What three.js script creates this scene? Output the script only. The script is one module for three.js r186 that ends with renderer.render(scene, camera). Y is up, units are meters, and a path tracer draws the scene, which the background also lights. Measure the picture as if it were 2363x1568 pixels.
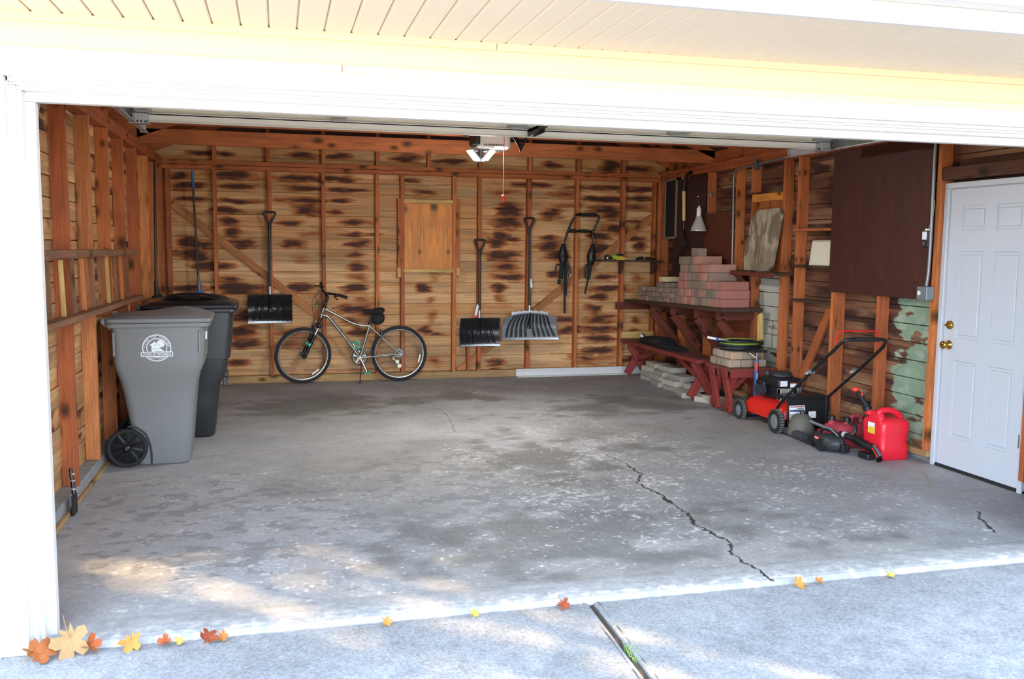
import * as THREE from 'three';
import { RoundedBoxGeometry } from 'three/addons/geometries/RoundedBoxGeometry.js';
import { mergeGeometries, toCreasedNormals } from 'three/addons/utils/BufferGeometryUtils.js';
import { RectAreaLightUniformsLib } from 'three/addons/lights/RectAreaLightUniformsLib.js';

// ---------------------------------------------------------------- camera, sky, sun, exposure
const scene = new THREE.Scene();
const renderer = new THREE.WebGLRenderer({ antialias: true });
renderer.toneMapping = THREE.LinearToneMapping;
renderer.toneMappingExposure = 6.6;
renderer.shadowMap.enabled = true;
RectAreaLightUniformsLib.init();
const camera = new THREE.PerspectiveCamera(41.05, 2363 / 1568, 0.05, 200);
camera.position.set(0.690, 1.585, 10.709);
camera.rotation.set(-0.1017, -0.25284, 0.00985, 'YXZ');
scene.add(camera);

{ // sky: pale blue, a little lighter towards the horizon
  const w = 64, h = 32, d = new Float32Array(w * h * 4);
  for (let j = 0; j < h; j++) for (let i = 0; i < w; i++) {
    const e = Math.max(0, (j + 0.5) / h * 2 - 1), t = Math.pow(1 - e, 3.5), o = (j * w + i) * 4;
    d[o] = 0.46 + 1.10 * t; d[o + 1] = 0.66 + 1.10 * t; d[o + 2] = 1.0 + 1.0 * t; d[o + 3] = 1;
  }
  const t = new THREE.DataTexture(d, w, h, THREE.RGBAFormat, THREE.FloatType);
  t.mapping = THREE.EquirectangularReflectionMapping; t.magFilter = THREE.LinearFilter; t.wrapS = THREE.RepeatWrapping; t.needsUpdate = true;
  scene.background = t; scene.environment = t;
  scene.backgroundIntensity = scene.environmentIntensity = 1.0;
}
const sun = new THREE.DirectionalLight(new THREE.Color().setRGB(1.0, 0.70, 0.36), 6.8);
const SUN_EL = 42 * Math.PI / 180, SUN_H = Math.cos(SUN_EL) / Math.SQRT2;
sun.position.set(2 + SUN_H * 40, Math.sin(SUN_EL) * 40, 6 + SUN_H * 40);
sun.target.position.set(2, 0, 6); sun.castShadow = true; sun.shadow.radius = 2.2;
sun.shadow.mapSize.set(4096, 4096);
Object.assign(sun.shadow.camera, { left: -14, right: 14, top: 14, bottom: -14, near: 1, far: 90 });
scene.add(sun, sun.target);

// ---------------------------------------------------------------- helpers
let seed = 7;
const rnd = () => { seed = (seed * 1664525 + 1013904223) >>> 0; return seed / 4294967296; };
const rr = (a, b) => a + (b - a) * rnd();
const V = (x, y, z) => new THREE.Vector3(x, y, z);
const sst = (a, b, x) => { const t = Math.min(1, Math.max(0, (x - a) / (b - a))); return t * t * (3 - 2 * t); };
const lerp = (a, b, t) => a + (b - a) * t;
const mix3 = (a, b, t) => [a[0] + (b[0] - a[0]) * t, a[1] + (b[1] - a[1]) * t, a[2] + (b[2] - a[2]) * t];
const H2 = (x, y, s) => { let h = (x * 374761393 + y * 668265263 + s * 974634777) | 0; h = Math.imul(h ^ (h >>> 13), 1274126177); h ^= h >>> 16; return (h >>> 0) / 4294967296; };
function vn(x, y, s = 0) { // value noise
  const xi = Math.floor(x), yi = Math.floor(y); let u = x - xi, v = y - yi; u = u * u * (3 - 2 * u); v = v * v * (3 - 2 * v);
  const a = H2(xi, yi, s), b = H2(xi + 1, yi, s), c = H2(xi, yi + 1, s), d = H2(xi + 1, yi + 1, s);
  return a + (b - a) * u + (c - a) * v + (a - b - c + d) * u * v;
}
function fbm(x, y, o = 4, s = 0) { let a = 0.5, r = 0, n = 0; for (let i = 0; i < o; i++) { r += a * vn(x, y, s + i * 17); n += a; a *= 0.5; x *= 2.03; y *= 2.03; } return r / n; }
function tex(w, h, fn, srgb = true) {
  const d = new Uint8Array(w * h * 4);
  for (let j = 0; j < h; j++) for (let i = 0; i < w; i++) {
    const c = fn((i + 0.5) / w, (j + 0.5) / h, i, j), o = (j * w + i) * 4;
    if (typeof c === 'number') { const g = Math.max(0, Math.min(255, c)); d[o] = d[o + 1] = d[o + 2] = g; } else for (let k = 0; k < 3; k++) d[o + k] = Math.max(0, Math.min(255, c[k]));
    d[o + 3] = 255;
  }
  const t = new THREE.DataTexture(d, w, h); t.magFilter = THREE.LinearFilter; t.minFilter = THREE.LinearMipmapLinearFilter; t.generateMipmaps = true;
  t.wrapS = t.wrapT = THREE.RepeatWrapping; if (srgb) t.colorSpace = THREE.SRGBColorSpace; t.needsUpdate = true; return t;
}
const mat = (color, roughness = 0.7, o = {}) => new THREE.MeshStandardMaterial({ color, roughness, ...o });
// geometry
const box = (w, h, d, x = 0, y = 0, z = 0, r = 0) => (r > 0 ? new RoundedBoxGeometry(w, h, d, 2, Math.min(r, w / 2.05, h / 2.05, d / 2.05)) : new THREE.BoxGeometry(w, h, d).toNonIndexed()).translate(x, y, z);
const b2 = (x0, x1, y0, y1, z0, z1, r = 0) => box(x1 - x0, y1 - y0, z1 - z0, (x0 + x1) / 2, (y0 + y1) / 2, (z0 + z1) / 2, r);
function orient(g, p, q) { // g built along +y, length 1 from 0 to 1 already scaled: turn y to p->q
  const d = q.clone().sub(p), m = new THREE.Matrix4().makeRotationFromQuaternion(new THREE.Quaternion().setFromUnitVectors(V(0, 1, 0), d.clone().normalize()));
  return g.applyMatrix4(m).translate(p.x, p.y, p.z);
}
const cyl = (p, q, r1, r2 = r1, n = 14) => { const l = p.distanceTo(q); return orient(new THREE.CylinderGeometry(r2, r1, l, n).toNonIndexed().translate(0, l / 2, 0), p, q); };
const tube = (pts, r, n = 24, k = 8, closed = false, tension = 0.5) => new THREE.TubeGeometry(new THREE.CatmullRomCurve3(pts, closed, 'catmullrom', tension), n, r, k, closed).toNonIndexed();
function pipe(pts, r, k = 8) { // straight runs joined by spheres
  const g = []; for (let i = 0; i + 1 < pts.length; i++) { g.push(cyl(pts[i], pts[i + 1], r, r, k)); if (i) g.push(ball(r, pts[i])); } return merge(g);
}
const ball = (r, p, sx = 1, sy = 1, sz = 1, n = 12) => new THREE.SphereGeometry(r, n, Math.max(6, n * 0.66 | 0)).toNonIndexed().scale(sx, sy, sz).translate(p.x, p.y, p.z);
const lathe = (pts, n = 24) => new THREE.LatheGeometry(pts.map(([a, b]) => new THREE.Vector2(a, b)), n).toNonIndexed();
const disc = (p, ax, r, w, n = 24) => cyl(p.clone().addScaledVector(ax, -w / 2), p.clone().addScaledVector(ax, w / 2), r, r, n);
const torus = (R, r, n = 40, k = 10, arc = Math.PI * 2) => new THREE.TorusGeometry(R, r, k, n, arc).toNonIndexed();
function ext(pts, depth, bevel = 0, holes = []) { // outline in xy, extruded along +z from 0
  const s = new THREE.Shape(pts.map(([a, b]) => new THREE.Vector2(a, b)));
  for (const h of holes) s.holes.push(new THREE.Path(h.map(([a, b]) => new THREE.Vector2(a, b))));
  const g = new THREE.ExtrudeGeometry(s, { depth: depth - 2 * bevel, bevelEnabled: bevel > 0, bevelThickness: bevel, bevelSize: bevel, bevelOffset: -bevel, bevelSegments: 2, curveSegments: 10 });
  return g.translate(0, 0, bevel);
}
const turn = (g, rx = 0, ry = 0, rz = 0) => g.applyMatrix4(new THREE.Matrix4().makeRotationFromEuler(new THREE.Euler(rx, ry, rz, 'XYZ')));
function merge(list) {
  list = list.flat(); if (list.length === 1) return list[0];
  return mergeGeometries(list.map((g) => { g = g.index ? g.toNonIndexed() : g; for (const k of Object.keys(g.attributes)) if (!['position', 'normal', 'uv'].includes(k)) g.deleteAttribute(k); g.clearGroups?.(); return g; }));
}
function surf(nu, nv, f, thick) { // open sheet f(u,v)->Vector3, with thickness along its normal
  const P = []; for (let j = 0; j <= nv; j++) for (let i = 0; i <= nu; i++) P.push(f(i / nu, j / nv));
  const at = (i, j) => P[j * (nu + 1) + i], N = [];
  for (let j = 0; j <= nv; j++) for (let i = 0; i <= nu; i++) {
    const a = at(Math.min(nu, i + 1), j).clone().sub(at(Math.max(0, i - 1), j)), b = at(i, Math.min(nv, j + 1)).clone().sub(at(i, Math.max(0, j - 1)));
    N.push(a.cross(b).normalize());
  }
  const Q = P.map((p, k) => p.clone().addScaledVector(N[k], -(thick || 0))), pos = [], uv = [];
  const tri = (A, a, B, b, C, c) => { for (const [S, k] of [[A, a], [B, b], [C, c]]) { pos.push(S[k].x, S[k].y, S[k].z); uv.push((k % (nu + 1)) / nu, Math.floor(k / (nu + 1)) / nv); } };
  const quad = (A, a, b, c, d) => { tri(A, a, A, b, A, c); tri(A, a, A, c, A, d); };
  const id = (i, j) => j * (nu + 1) + i;
  for (let j = 0; j < nv; j++) for (let i = 0; i < nu; i++) { quad(P, id(i, j), id(i + 1, j), id(i + 1, j + 1), id(i, j + 1)); if (thick) quad(Q, id(i, j), id(i, j + 1), id(i + 1, j + 1), id(i + 1, j)); }
  if (thick) {
    const side = (a, b) => { tri(P, a, Q, a, Q, b); tri(P, a, Q, b, P, b); };
    for (let i = 0; i < nu; i++) { side(id(i, 0), id(i + 1, 0)); side(id(i + 1, nv), id(i, nv)); }
    for (let j = 0; j < nv; j++) { side(id(0, j + 1), id(0, j)); side(id(nu, j), id(nu, j + 1)); }
  }
  const g = new THREE.BufferGeometry(); g.setAttribute('position', new THREE.Float32BufferAttribute(pos, 3)); g.setAttribute('uv', new THREE.Float32BufferAttribute(uv, 2));
  g.computeVertexNormals(); return toCreasedNormals(g, 0.7);
}
function loft(rings, capA = true, capB = true, crease = 0.6) { // rings: arrays of Vector3 of equal length
  const n = rings[0].length, pos = [], T = (a, b, c) => pos.push(a.x, a.y, a.z, b.x, b.y, b.z, c.x, c.y, c.z);
  for (let k = 0; k + 1 < rings.length; k++) for (let i = 0; i < n; i++) { const j = (i + 1) % n, A = rings[k], B = rings[k + 1]; T(A[i], A[j], B[j]); T(A[i], B[j], B[i]); }
  const cap = (R, flip) => { const c = R.reduce((s, p) => s.add(p), V(0, 0, 0)).multiplyScalar(1 / n); for (let i = 0; i < n; i++) { const j = (i + 1) % n; flip ? T(c, R[j], R[i]) : T(c, R[i], R[j]); } };
  if (capA) cap(rings[0], true); if (capB) cap(rings[rings.length - 1], false);
  const g = new THREE.BufferGeometry(); g.setAttribute('position', new THREE.Float32BufferAttribute(pos, 3));
  g.setAttribute('uv', new THREE.Float32BufferAttribute(new Float32Array(pos.length / 3 * 2), 2));
  g.computeVertexNormals(); return toCreasedNormals(g, crease);
}
function rrect(x0, x1, z0, z1, y, r, k = 5) { // rounded rectangle ring in xz at height y, turning so that a loft going up faces outwards
  const o = [], C = [[x1 - r, z0 + r, -Math.PI / 2], [x0 + r, z0 + r, -Math.PI], [x0 + r, z1 - r, Math.PI / 2], [x1 - r, z1 - r, 0]];
  for (const [cx, cz, a0] of C) for (let i = 0; i <= k; i++) { const a = a0 + (Math.PI / 2) * (1 - i / k); o.push(V(cx + r * Math.cos(a), typeof y === 'function' ? y(cx + r * Math.cos(a), cz + r * Math.sin(a)) : y, cz + r * Math.sin(a))); }
  return o;
}
// uv in metres by the face's direction; grain runs along axis 'g' (0 x, 1 y, 2 z)
function grain(g, ax = 0, su = 2.4, sv = 0.4) {
  if (g.index) g = g.toNonIndexed();
  const p = g.attributes.position, n = g.attributes.normal, uv = new Float32Array(p.count * 2), ou = rnd(), ov = rnd();
  for (let i = 0; i < p.count; i++) {
    const P = [p.getX(i), p.getY(i), p.getZ(i)], N = [Math.abs(n.getX(i)), Math.abs(n.getY(i)), Math.abs(n.getZ(i))], k = N[0] > N[1] && N[0] > N[2] ? 0 : N[1] > N[2] ? 1 : 2;
    let a = ax, b; if (k === ax) { a = (ax + 1) % 3; b = (ax + 2) % 3; } else b = 3 - ax - k;
    uv[i * 2] = P[a] / su + ou; uv[i * 2 + 1] = P[b] / sv + ov;
  }
  g.setAttribute('uv', new THREE.BufferAttribute(uv, 2)); return g;
}
function planar(g, a, b, u0, v0, su, sv) { // u = (pos[a]-u0)/su, v = (pos[b]-v0)/sv
  if (g.index) g = g.toNonIndexed();
  const p = g.attributes.position.array, uv = new Float32Array(p.length / 3 * 2);
  for (let i = 0; i < p.length / 3; i++) { uv[i * 2] = (p[i * 3 + a] - u0) / su; uv[i * 2 + 1] = (p[i * 3 + b] - v0) / sv; }
  g.setAttribute('uv', new THREE.BufferAttribute(uv, 2)); return g;
}
const beam = (p, q, w, h, r = 0.003, up = V(0, 1, 0)) => { // timber from p to q: w across, h along 'up'
  const l = p.distanceTo(q), g = grain(box(l, h, w, 0, 0, 0, r), 0), x = q.clone().sub(p).normalize(), z = x.clone().cross(up).normalize(), y = z.clone().cross(x);
  return g.applyMatrix4(new THREE.Matrix4().makeBasis(x, y, z)).translate((p.x + q.x) / 2, (p.y + q.y) / 2, (p.z + q.z) / 2);
};
// scene graph
const used = {};
const numbered = (n) => { const k = used[n] = (used[n] ?? -1) + 1; return k ? `${n}_${String(k).padStart(3, '0')}` : n; };
const shade = (o) => { o.castShadow = o.receiveShadow = true; return o; };
function part(name, g, m, parent, label) {
  const o = shade(new THREE.Mesh(Array.isArray(g) ? merge(g) : g, m)); o.name = name; parent.add(o); if (label) o.userData.label = label; return o;
}
function thing(name, label, category, [x, y, z] = [0, 0, 0], ry = 0, group) {
  const o = new THREE.Group(); o.name = numbered(name); o.position.set(x, y, z); o.rotation.y = ry; o.userData = { label, category }; if (group) o.userData.group = group; scene.add(o); return o;
}
function solo(name, g, m, label, category, group) { // a thing that is one mesh
  const o = shade(new THREE.Mesh(Array.isArray(g) ? merge(g) : g, m)); o.name = numbered(name); o.userData = { label, category }; if (group) o.userData.group = group; scene.add(o); return o;
}
function struct(name, label, category) { const o = thing(name, label, category); o.userData.kind = 'structure'; return o; }
// ---------------------------------------------------------------- surfaces
// bare timber: grain along u (2.4 m), v is 0.4 m; near white, tinted by each material
const grainTex = tex(1024, 256, (u, v) => {
  const x = u * 2.4, y = v * 0.4;
  let d = 0; // knots
  for (let k = 0; k < 9; k++) {
    const kx = H2(k, 1, 5) * 2.4, ky = H2(k, 2, 5) * 0.4, r = 0.009 + 0.012 * H2(k, 3, 5);
    let dx = Math.abs(x - kx), dy = Math.abs(y - ky); dx = Math.min(dx, 2.4 - dx); dy = Math.min(dy, 0.4 - dy);
    const q = Math.hypot(dx * 0.6, dy) / r; d = Math.max(d, Math.exp(-q * q * 0.5));
  }
  const warp = d * 0.02 + 0.02 * vn(u * 5, v * 6, 9), s = fbm(u * 14, (y + warp) * 150, 3, 3), f = fbm(u * 60, y * 420, 2, 8), big = fbm(u * 7, v * 5, 3, 21);
  const g = 0.62 + 0.30 * s + 0.14 * f + 0.26 * (big - 0.3), t = Math.max(0.3, 1 - 0.6 * d), w = sst(0.62, 0.78, fbm(u * 9 + 3, v * 14, 3, 44));
  return mix3([255 * g * t, 244 * g * t, 228 * g * t * t], [252, 226, 190], w * 0.45 * t);
});
const grainBump = tex(512, 128, (u, v) => 255 * (0.6 * fbm(u * 14, v * 60, 3, 3) + 0.4 * fbm(u * 60, v * 90, 2, 8)), false);
grainTex.wrapS = grainTex.wrapT = grainBump.wrapS = grainBump.wrapT = THREE.MirroredRepeatWrapping; // no seams where the grain repeats
const wood = (c, r = 0.75, o = {}) => new THREE.MeshStandardMaterial({ color: c, roughness: r, map: grainTex, bumpMap: grainBump, bumpScale: 0.0015, ...o });
const framing = [wood(0xcc7c46), wood(0xc07040), wood(0xb8683c), wood(0xd68e58)]; // one batch of framing timber for every wall and the roof
const M = {
  studL: framing, studB: framing, studR: framing, joist: framing.slice(1, 3), plate: framing[2],
     sill: wood(0xb59468), deck: wood(0x4a2c20),
  paleWood: wood(0xd8b878), greyWood: wood(0x9a8e7c, 0.85), darkWood: wood(0x5a3424), benchTop: wood(0x4a3228), oldRail: wood(0x8a6248), maroonWood: wood(0x6c2e1e),
  white: mat(0xcccbc8, 0.45), whiteSteel: mat(0xd8d8d0, 0.4), cream: mat(0xe0cfa8, 0.5), soffit: mat(0xdacebc, 0.55),
  doorWhite: mat(0xc2c6cc, 0.42), galv: mat(0xb4b8ba, 0.42, { metalness: 0.75 }), galvDark: mat(0x8b9094, 0.45, { metalness: 0.7 }), chrome: mat(0xd8d8da, 0.18, { metalness: 1 }),
  black: mat(0x17181a, 0.45), blackRough: mat(0x1b1b1c, 0.8), blackGloss: mat(0x111214, 0.22), rubber: mat(0x242526, 0.85), charcoal: mat(0x2e3032, 0.5), grey: mat(0x8c8d8e, 0.5),
  cartGrey: mat(0x7d7d7c, 0.46), cartBlack: mat(0x2b2d2e, 0.38), red: mat(0xd8261c, 0.3), canRed: mat(0xe02234, 0.36), canDull: mat(0xa83844, 0.7), blue: mat(0x2c6ab4, 0.5), brass: mat(0xc9a04a, 0.22, { metalness: 1 }),
  hardboard: mat(0x5a2a1c, 0.55), orangePly: wood(0xe89a48, 0.6), teal: mat(0x57c6a4, 0.4), steelBar: mat(0xa8a498, 0.3, { metalness: 0.6 }), paper: mat(0xe8e8ea, 0.8), yellow: mat(0xd6a52a, 0.5), lime: mat(0x9fc23a, 0.5),
};
M.gasket = M.blackRough;
// back wall boards, u 0..6.1 m from x=-0.6, v 0..2.8 m; stains [x, y, half width, half height, strength] as the photograph shows them
const STAINS = [-0.1,2.59,0.13,0.02,1,0.12,2.59,0.07,0.02,1,-0.32,2.33,0.1,0.03,1,-0.28,2.22,0.13,0.04,1,-0.14,2.23,0.07,0.03,1,-0.24,2.08,0.14,0.02,1,0.27,2.35,0.2,0.04,1,0.29,2.23,0.2,0.02,1,0.22,2.07,0.23,0.02,1,0.16,1.96,0.13,0.03,1,0.15,1.83,0.09,0.04,1,0.21,1.71,0.07,0.05,1,0.27,1.59,0.13,0.04,1,-0.24,1.59,0.13,0.06,1,-0.14,1.57,0.08,0.05,1,-0.22,1.46,0.13,0.06,1,-0.07,1.33,0.15,0.04,1,0.09,1.33,0.09,0.03,1,0.16,1.18,0.11,0.02,1,0.26,1.09,0.21,0.04,1,-0.26,1.09,0.17,0.03,1,0.99,2.6,0.13,0.03,1,1.37,2.6,0.1,0.03,1,0.93,2.34,0.22,0.03,1,1.37,2.35,0.11,0.02,1,0.98,2.23,0.21,0.03,1,1.37,2.22,0.12,0.02,1,0.99,2.09,0.19,0.03,1,1.05,1.99,0.11,0.05,1,1.32,1.96,0.09,0.02,1,1.38,2.1,0.1,0.02,1,0.86,1.83,0.13,0.02,1,0.85,1.59,0.11,0.04,1,1.02,1.71,0.1,0.02,0.5,0.95,1.08,0.11,0.04,1,0.92,1.44,0.08,0.04,0.4,1.43,2.61,0.09,0.03,1,1.48,2.34,0.12,0.03,1,1.46,2.22,0.17,0.02,1,1.42,2.1,0.07,0.02,1,2.2,2.35,0.08,0.02,1,2.43,2.22,0.12,0.02,1,2.23,2.6,0.13,0.04,1,2.71,2.59,0.16,0.02,1,1.58,1.85,0.14,0.03,1,1.62,1.71,0.15,0.02,1,1.6,1.6,0.11,0.04,1,1.6,1.46,0.09,0.04,0.6,1.56,1.34,0.09,0.04,1,1.61,1.21,0.09,0.04,0.6,1.56,1.08,0.1,0.04,1,1.61,0.94,0.08,0.03,0.5,1.57,0.84,0.14,0.04,1,2.4,1.08,0.07,0.03,1,2.47,1.2,0.05,0.08,0.3,2.47,0.94,0.05,0.04,0.4,3.36,2.09,0.08,0.03,0.6,3.43,2.01,0.12,0.07,1,3.41,1.88,0.15,0.06,1,3.33,1.71,0.08,0.05,1,3.29,1.63,0.08,0.05,1,3.45,1.68,0.08,0.02,1,3.4,1.47,0.18,0.05,1,3.4,1.34,0.12,0.04,1,3.41,1.22,0.14,0.04,1,3.32,1.08,0.07,0.04,1,3.31,0.95,0.07,0.03,0.5,3.39,2.24,0.15,0.03,0.6,3.97,2.59,0.11,0.03,1,4.71,2.6,0.11,0.05,1,5.1,2.58,0.19,0.03,1,3.77,2.34,0.19,0.02,1,4.14,2.25,0.15,0.04,0.5,4.7,2.33,0.36,0.02,1,4.65,2.19,0.32,0.03,1,5.11,2.32,0.22,0.03,1,5.11,2.2,0.19,0.03,1,3.96,1.99,0.11,0.05,1,4.65,2.06,0.16,0.05,1,4.73,1.99,0.11,0.05,1,4.16,2.1,0.17,0.03,0.6,3.93,1.7,0.11,0.03,1,3.96,1.61,0.11,0.05,1,3.97,1.49,0.13,0.04,1,4.83,1.82,0.17,0.05,1,4.63,1.73,0.13,0.04,1,4.63,1.59,0.1,0.05,1,5.11,1.7,0.1,0.03,1,5.14,1.6,0.07,0.05,1,4.02,1.25,0.07,0.03,1,4.66,1.22,0.12,0.03,1,5.11,1.21,0.09,0.04,0.5,4.73,1.08,0.22,0.03,1,4.56,0.97,0.09,0.04,1,4.48,0.83,0.09,0.04,0.7,5.12,1.91,0.18,0.03,0.5,5.08,2.1,0.2,0.04,0.6,4.68,1.08,0.19,0.03,1,4.54,0.81,0.07,0.04,1,4.59,0.69,0.16,0.05,1,4.13,0.69,0.12,0.03,1,4.16,0.55,0.12,0.04,1,4.57,0.55,0.19,0.04,1,4.56,0.43,0.13,0.04,1,4.56,0.29,0.19,0.04,1,4.55,0.18,0.25,0.05,0.6,3.27,0.17,0.08,0.04,1,3.26,0.07,0.08,0.02,1,2.54,0.53,0.08,0.01,1,2.53,0.2,0.07,0.04,0.6,5.02,0.17,0.08,0.04,1,5.11,0.67,0.06,0.04,0.7,5.11,0.54,0.06,0.03,0.7,0.35,1.09,0.16,0.04,1,0.93,1.09,0.08,0.04,1,1.62,0.83,0.12,0.05,1,1.55,0.69,0.09,0.05,0.6,1.62,0.57,0.09,0.04,1,0.28,0.6,0.12,0.04,1,0.28,0.45,0.13,0.04,1,0.83,0.56,0.12,0.04,0.6,0.82,0.43,0.14,0.04,0.6,0.24,0.23,0.08,0.03,1,2.39,1.08,0.05,0.04,1,2.41,0.57,0.06,0.04,1,2.46,0.73,0.05,0.09,0.4,0.28,0.73,0.1,0.03,1,0.31,1.06,0.17,0.04,1,0.3,0.8,0.13,0.04,1,0.26,0.57,0.13,0.04,1,0.33,0.45,0.12,0.04,1,0.27,0.22,0.1,0.02,1];
const boardTex = (() => {
  const W = 2048, Hh = 1024, X0 = -0.6, LX = 6.1, LY = 2.8, S = new Float32Array(W * Hh);
  for (let k = 0; k < STAINS.length; k += 5) {
    const [x, y, rx0, ry0, s] = STAINS.slice(k, k + 5), rx = rx0 * 1.25, ry = Math.max(0.028, ry0 * 1.25), R = 1.9;
    const i0 = Math.max(0, ((x - rx * R - X0) / LX * W) | 0), i1 = Math.min(W - 1, ((x + rx * R - X0) / LX * W) | 0), j0 = Math.max(0, ((y - ry * R) / LY * Hh) | 0), j1 = Math.min(Hh - 1, ((y + ry * R) / LY * Hh) | 0);
    for (let j = j0; j <= j1; j++) for (let i = i0; i <= i1; i++) {
      const px = X0 + i / W * LX, py = j / Hh * LY;
      const row = Math.floor(py / 0.128), rs = (H2(row, k, 4) - 0.5) * 0.07; // each board took the stain a little differently
      const wx = (fbm(px * 6, py * 22, 3, k) - 0.5) * 1.5, wy = (fbm(px * 7, py * 24, 3, k + 9) - 0.5) * 1.2;
      const q = Math.hypot((px - x - rs) / rx + wx, (py - y) / ry + wy), a = s * Math.max(0, 1.5 - q) * (0.6 + 0.55 * fbm(px * 5, py * 70, 2, 5));
      S[j * W + i] = Math.max(S[j * W + i], Math.min(1.1, a));
    }
  }
  return tex(W, Hh, (u, v, i, j) => {
    const x = X0 + u * LX, y = v * LY, row = Math.floor(y / 0.128), o = H2(row, 3, 1) * 9;
    const g = fbm(x * 2.2 + o, y * 75, 4, 2), f = fbm(x * 9 + o, y * 260, 2, 7), big = fbm(x * 0.9 + o, y * 3 + row, 3, 5);
    let c = mix3([204, 150, 96], [220, 174, 122], sst(0.3, 0.75, big)); c = mix3(c, [160, 128, 92], sst(0.45, 0.8, fbm(x * 1.3 + o, y * 9, 3, 33)) * 0.6);
    const m = 0.78 + 0.3 * g + 0.1 * (f - 0.5); c = [c[0] * m, c[1] * m, c[2] * m];
    const a = S[j * W + i] + (fbm(x * 3 + o, y * 26, 3, 71) > 0.66 ? 0.22 : 0);
    c = mix3(c, [150, 82, 36], sst(0.0, 0.55, a) * 0.85); c = mix3(c, [62, 32, 22], sst(0.40, 1.0, a + 0.25 * (g - 0.5)) * 0.93);
    return c;
  });
})();
const boardBump = tex(1024, 512, (u, v) => { const x = u * 6.1, y = v * 2.8; return 255 * (0.5 * fbm(x * 2.2, y * 75, 3, 2) + 0.5 * fbm(x * 9, y * 200, 2, 7)); }, false);
M.backBoard = new THREE.MeshStandardMaterial({ map: boardTex, bumpMap: boardBump, bumpScale: 0.002, roughness: 0.8 });
// right wall boards, u 0..7 m along z, v 0..2.8 m: weathered dark timber with remains of green and white paint
const sideTex = tex(1024, 512, (u, v) => {
  const z = u * 7, y = v * 2.8, row = Math.floor(y / 0.14), yy = y / 0.14 - row, o = H2(row, 8, 1) * 7;
  const g = fbm(z * 3 + o, y * 70, 4, 12), big = fbm(z * 1.7 + o, y * 6, 3, 15);
  let c = mix3([104, 62, 40], [150, 112, 78], sst(0.35, 0.75, big)); c = mix3(c, [60, 30, 22], sst(0.42, 0.7, fbm(z * 2.1 + o * 2, y * 7, 4, 19))); const m = 0.7 + 0.5 * g; c = c.map((q) => q * m);
  const torn = fbm(z * 5, y * 11, 4, 61) * 0.75 + fbm(z * 16, y * 40, 2, 63) * 0.3 + 0.22 * Math.min(yy, 1 - yy);
  const gz = sst(4.30, 4.62, z) * (1 - sst(5.02, 5.1, z)) * (1 - sst(1.18, 1.32, y)) + 0.5 * sst(3.75, 3.9, z) * (1 - sst(4.35, 4.5, z)) * (1 - sst(1.15, 1.5, y)) * sst(0.7, 0.95, y);
  const wz = sst(2.30, 2.42, z) * (1 - sst(2.86, 2.92, z)) * (1 - sst(1.3, 1.36, y)) * sst(0.25, 0.4, y);
  c = mix3(c, mix3([132, 160, 134], [164, 180, 158], sst(0.4, 0.7, fbm(z * 9, y * 14, 3, 66))), sst(0.39, 0.48, torn * gz) * 0.9); c = mix3(c, [184, 184, 172], sst(0.30, 0.42, torn * wz) * 0.95); c = mix3(c, [140, 166, 142], wz * sst(2.66, 2.8, z) * sst(0.5, 0.6, fbm(z * 8, y * 8, 3, 91)));
  return c;
});
M.sideBoard = new THREE.MeshStandardMaterial({ map: sideTex, bumpMap: grainBump, bumpScale: 0.002, roughness: 0.85 });
// garage floor: u 0..6.4 m from x=-0.8, v 0..7.2 m from z=-0.2
const CRACKS = [[1.91, 0, 1.96, 0.78, 2.13, 0.97, 2.18, 1.81, 2.22, 2.42, 2.14, 3.18], [2.14, 3.18, 2.5, 3.2, 2.81, 3.28, 3.09, 3.59, 3.06, 3.93, 3.12, 4.25, 3.16, 4.55, 3.15, 4.87, 3.03, 5.09, 3.06, 5.37, 3.05, 5.86, 3.0, 6.05, 3.05, 6.34, 2.96, 6.55, 2.97, 6.93], [4.82, 6.16, 4.72, 6.3, 4.61, 6.55]];
const HAIR = [[-0.4, 3.75, 0.07, 3.68, 1.0, 3.49, 1.4, 3.24], [1.4, 3.24, 2.14, 3.18], [3.1, 3.57, 3.85, 3.38, 4.36, 3.18], [5.2, 5.2, 4.86, 5.75]];
function segs(list) { const o = []; for (const p of list) for (let i = 0; i + 3 < p.length; i += 2) o.push([p[i], p[i + 1], p[i + 2], p[i + 3]]); return o; }
const dseg = (x, z, [a, b, c, d]) => { const ux = c - a, uz = d - b, t = Math.max(0, Math.min(1, ((x - a) * ux + (z - b) * uz) / (ux * ux + uz * uz))); return Math.hypot(x - a - t * ux, z - b - t * uz); };
const CS = segs(CRACKS), HS = segs(HAIR);
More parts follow.
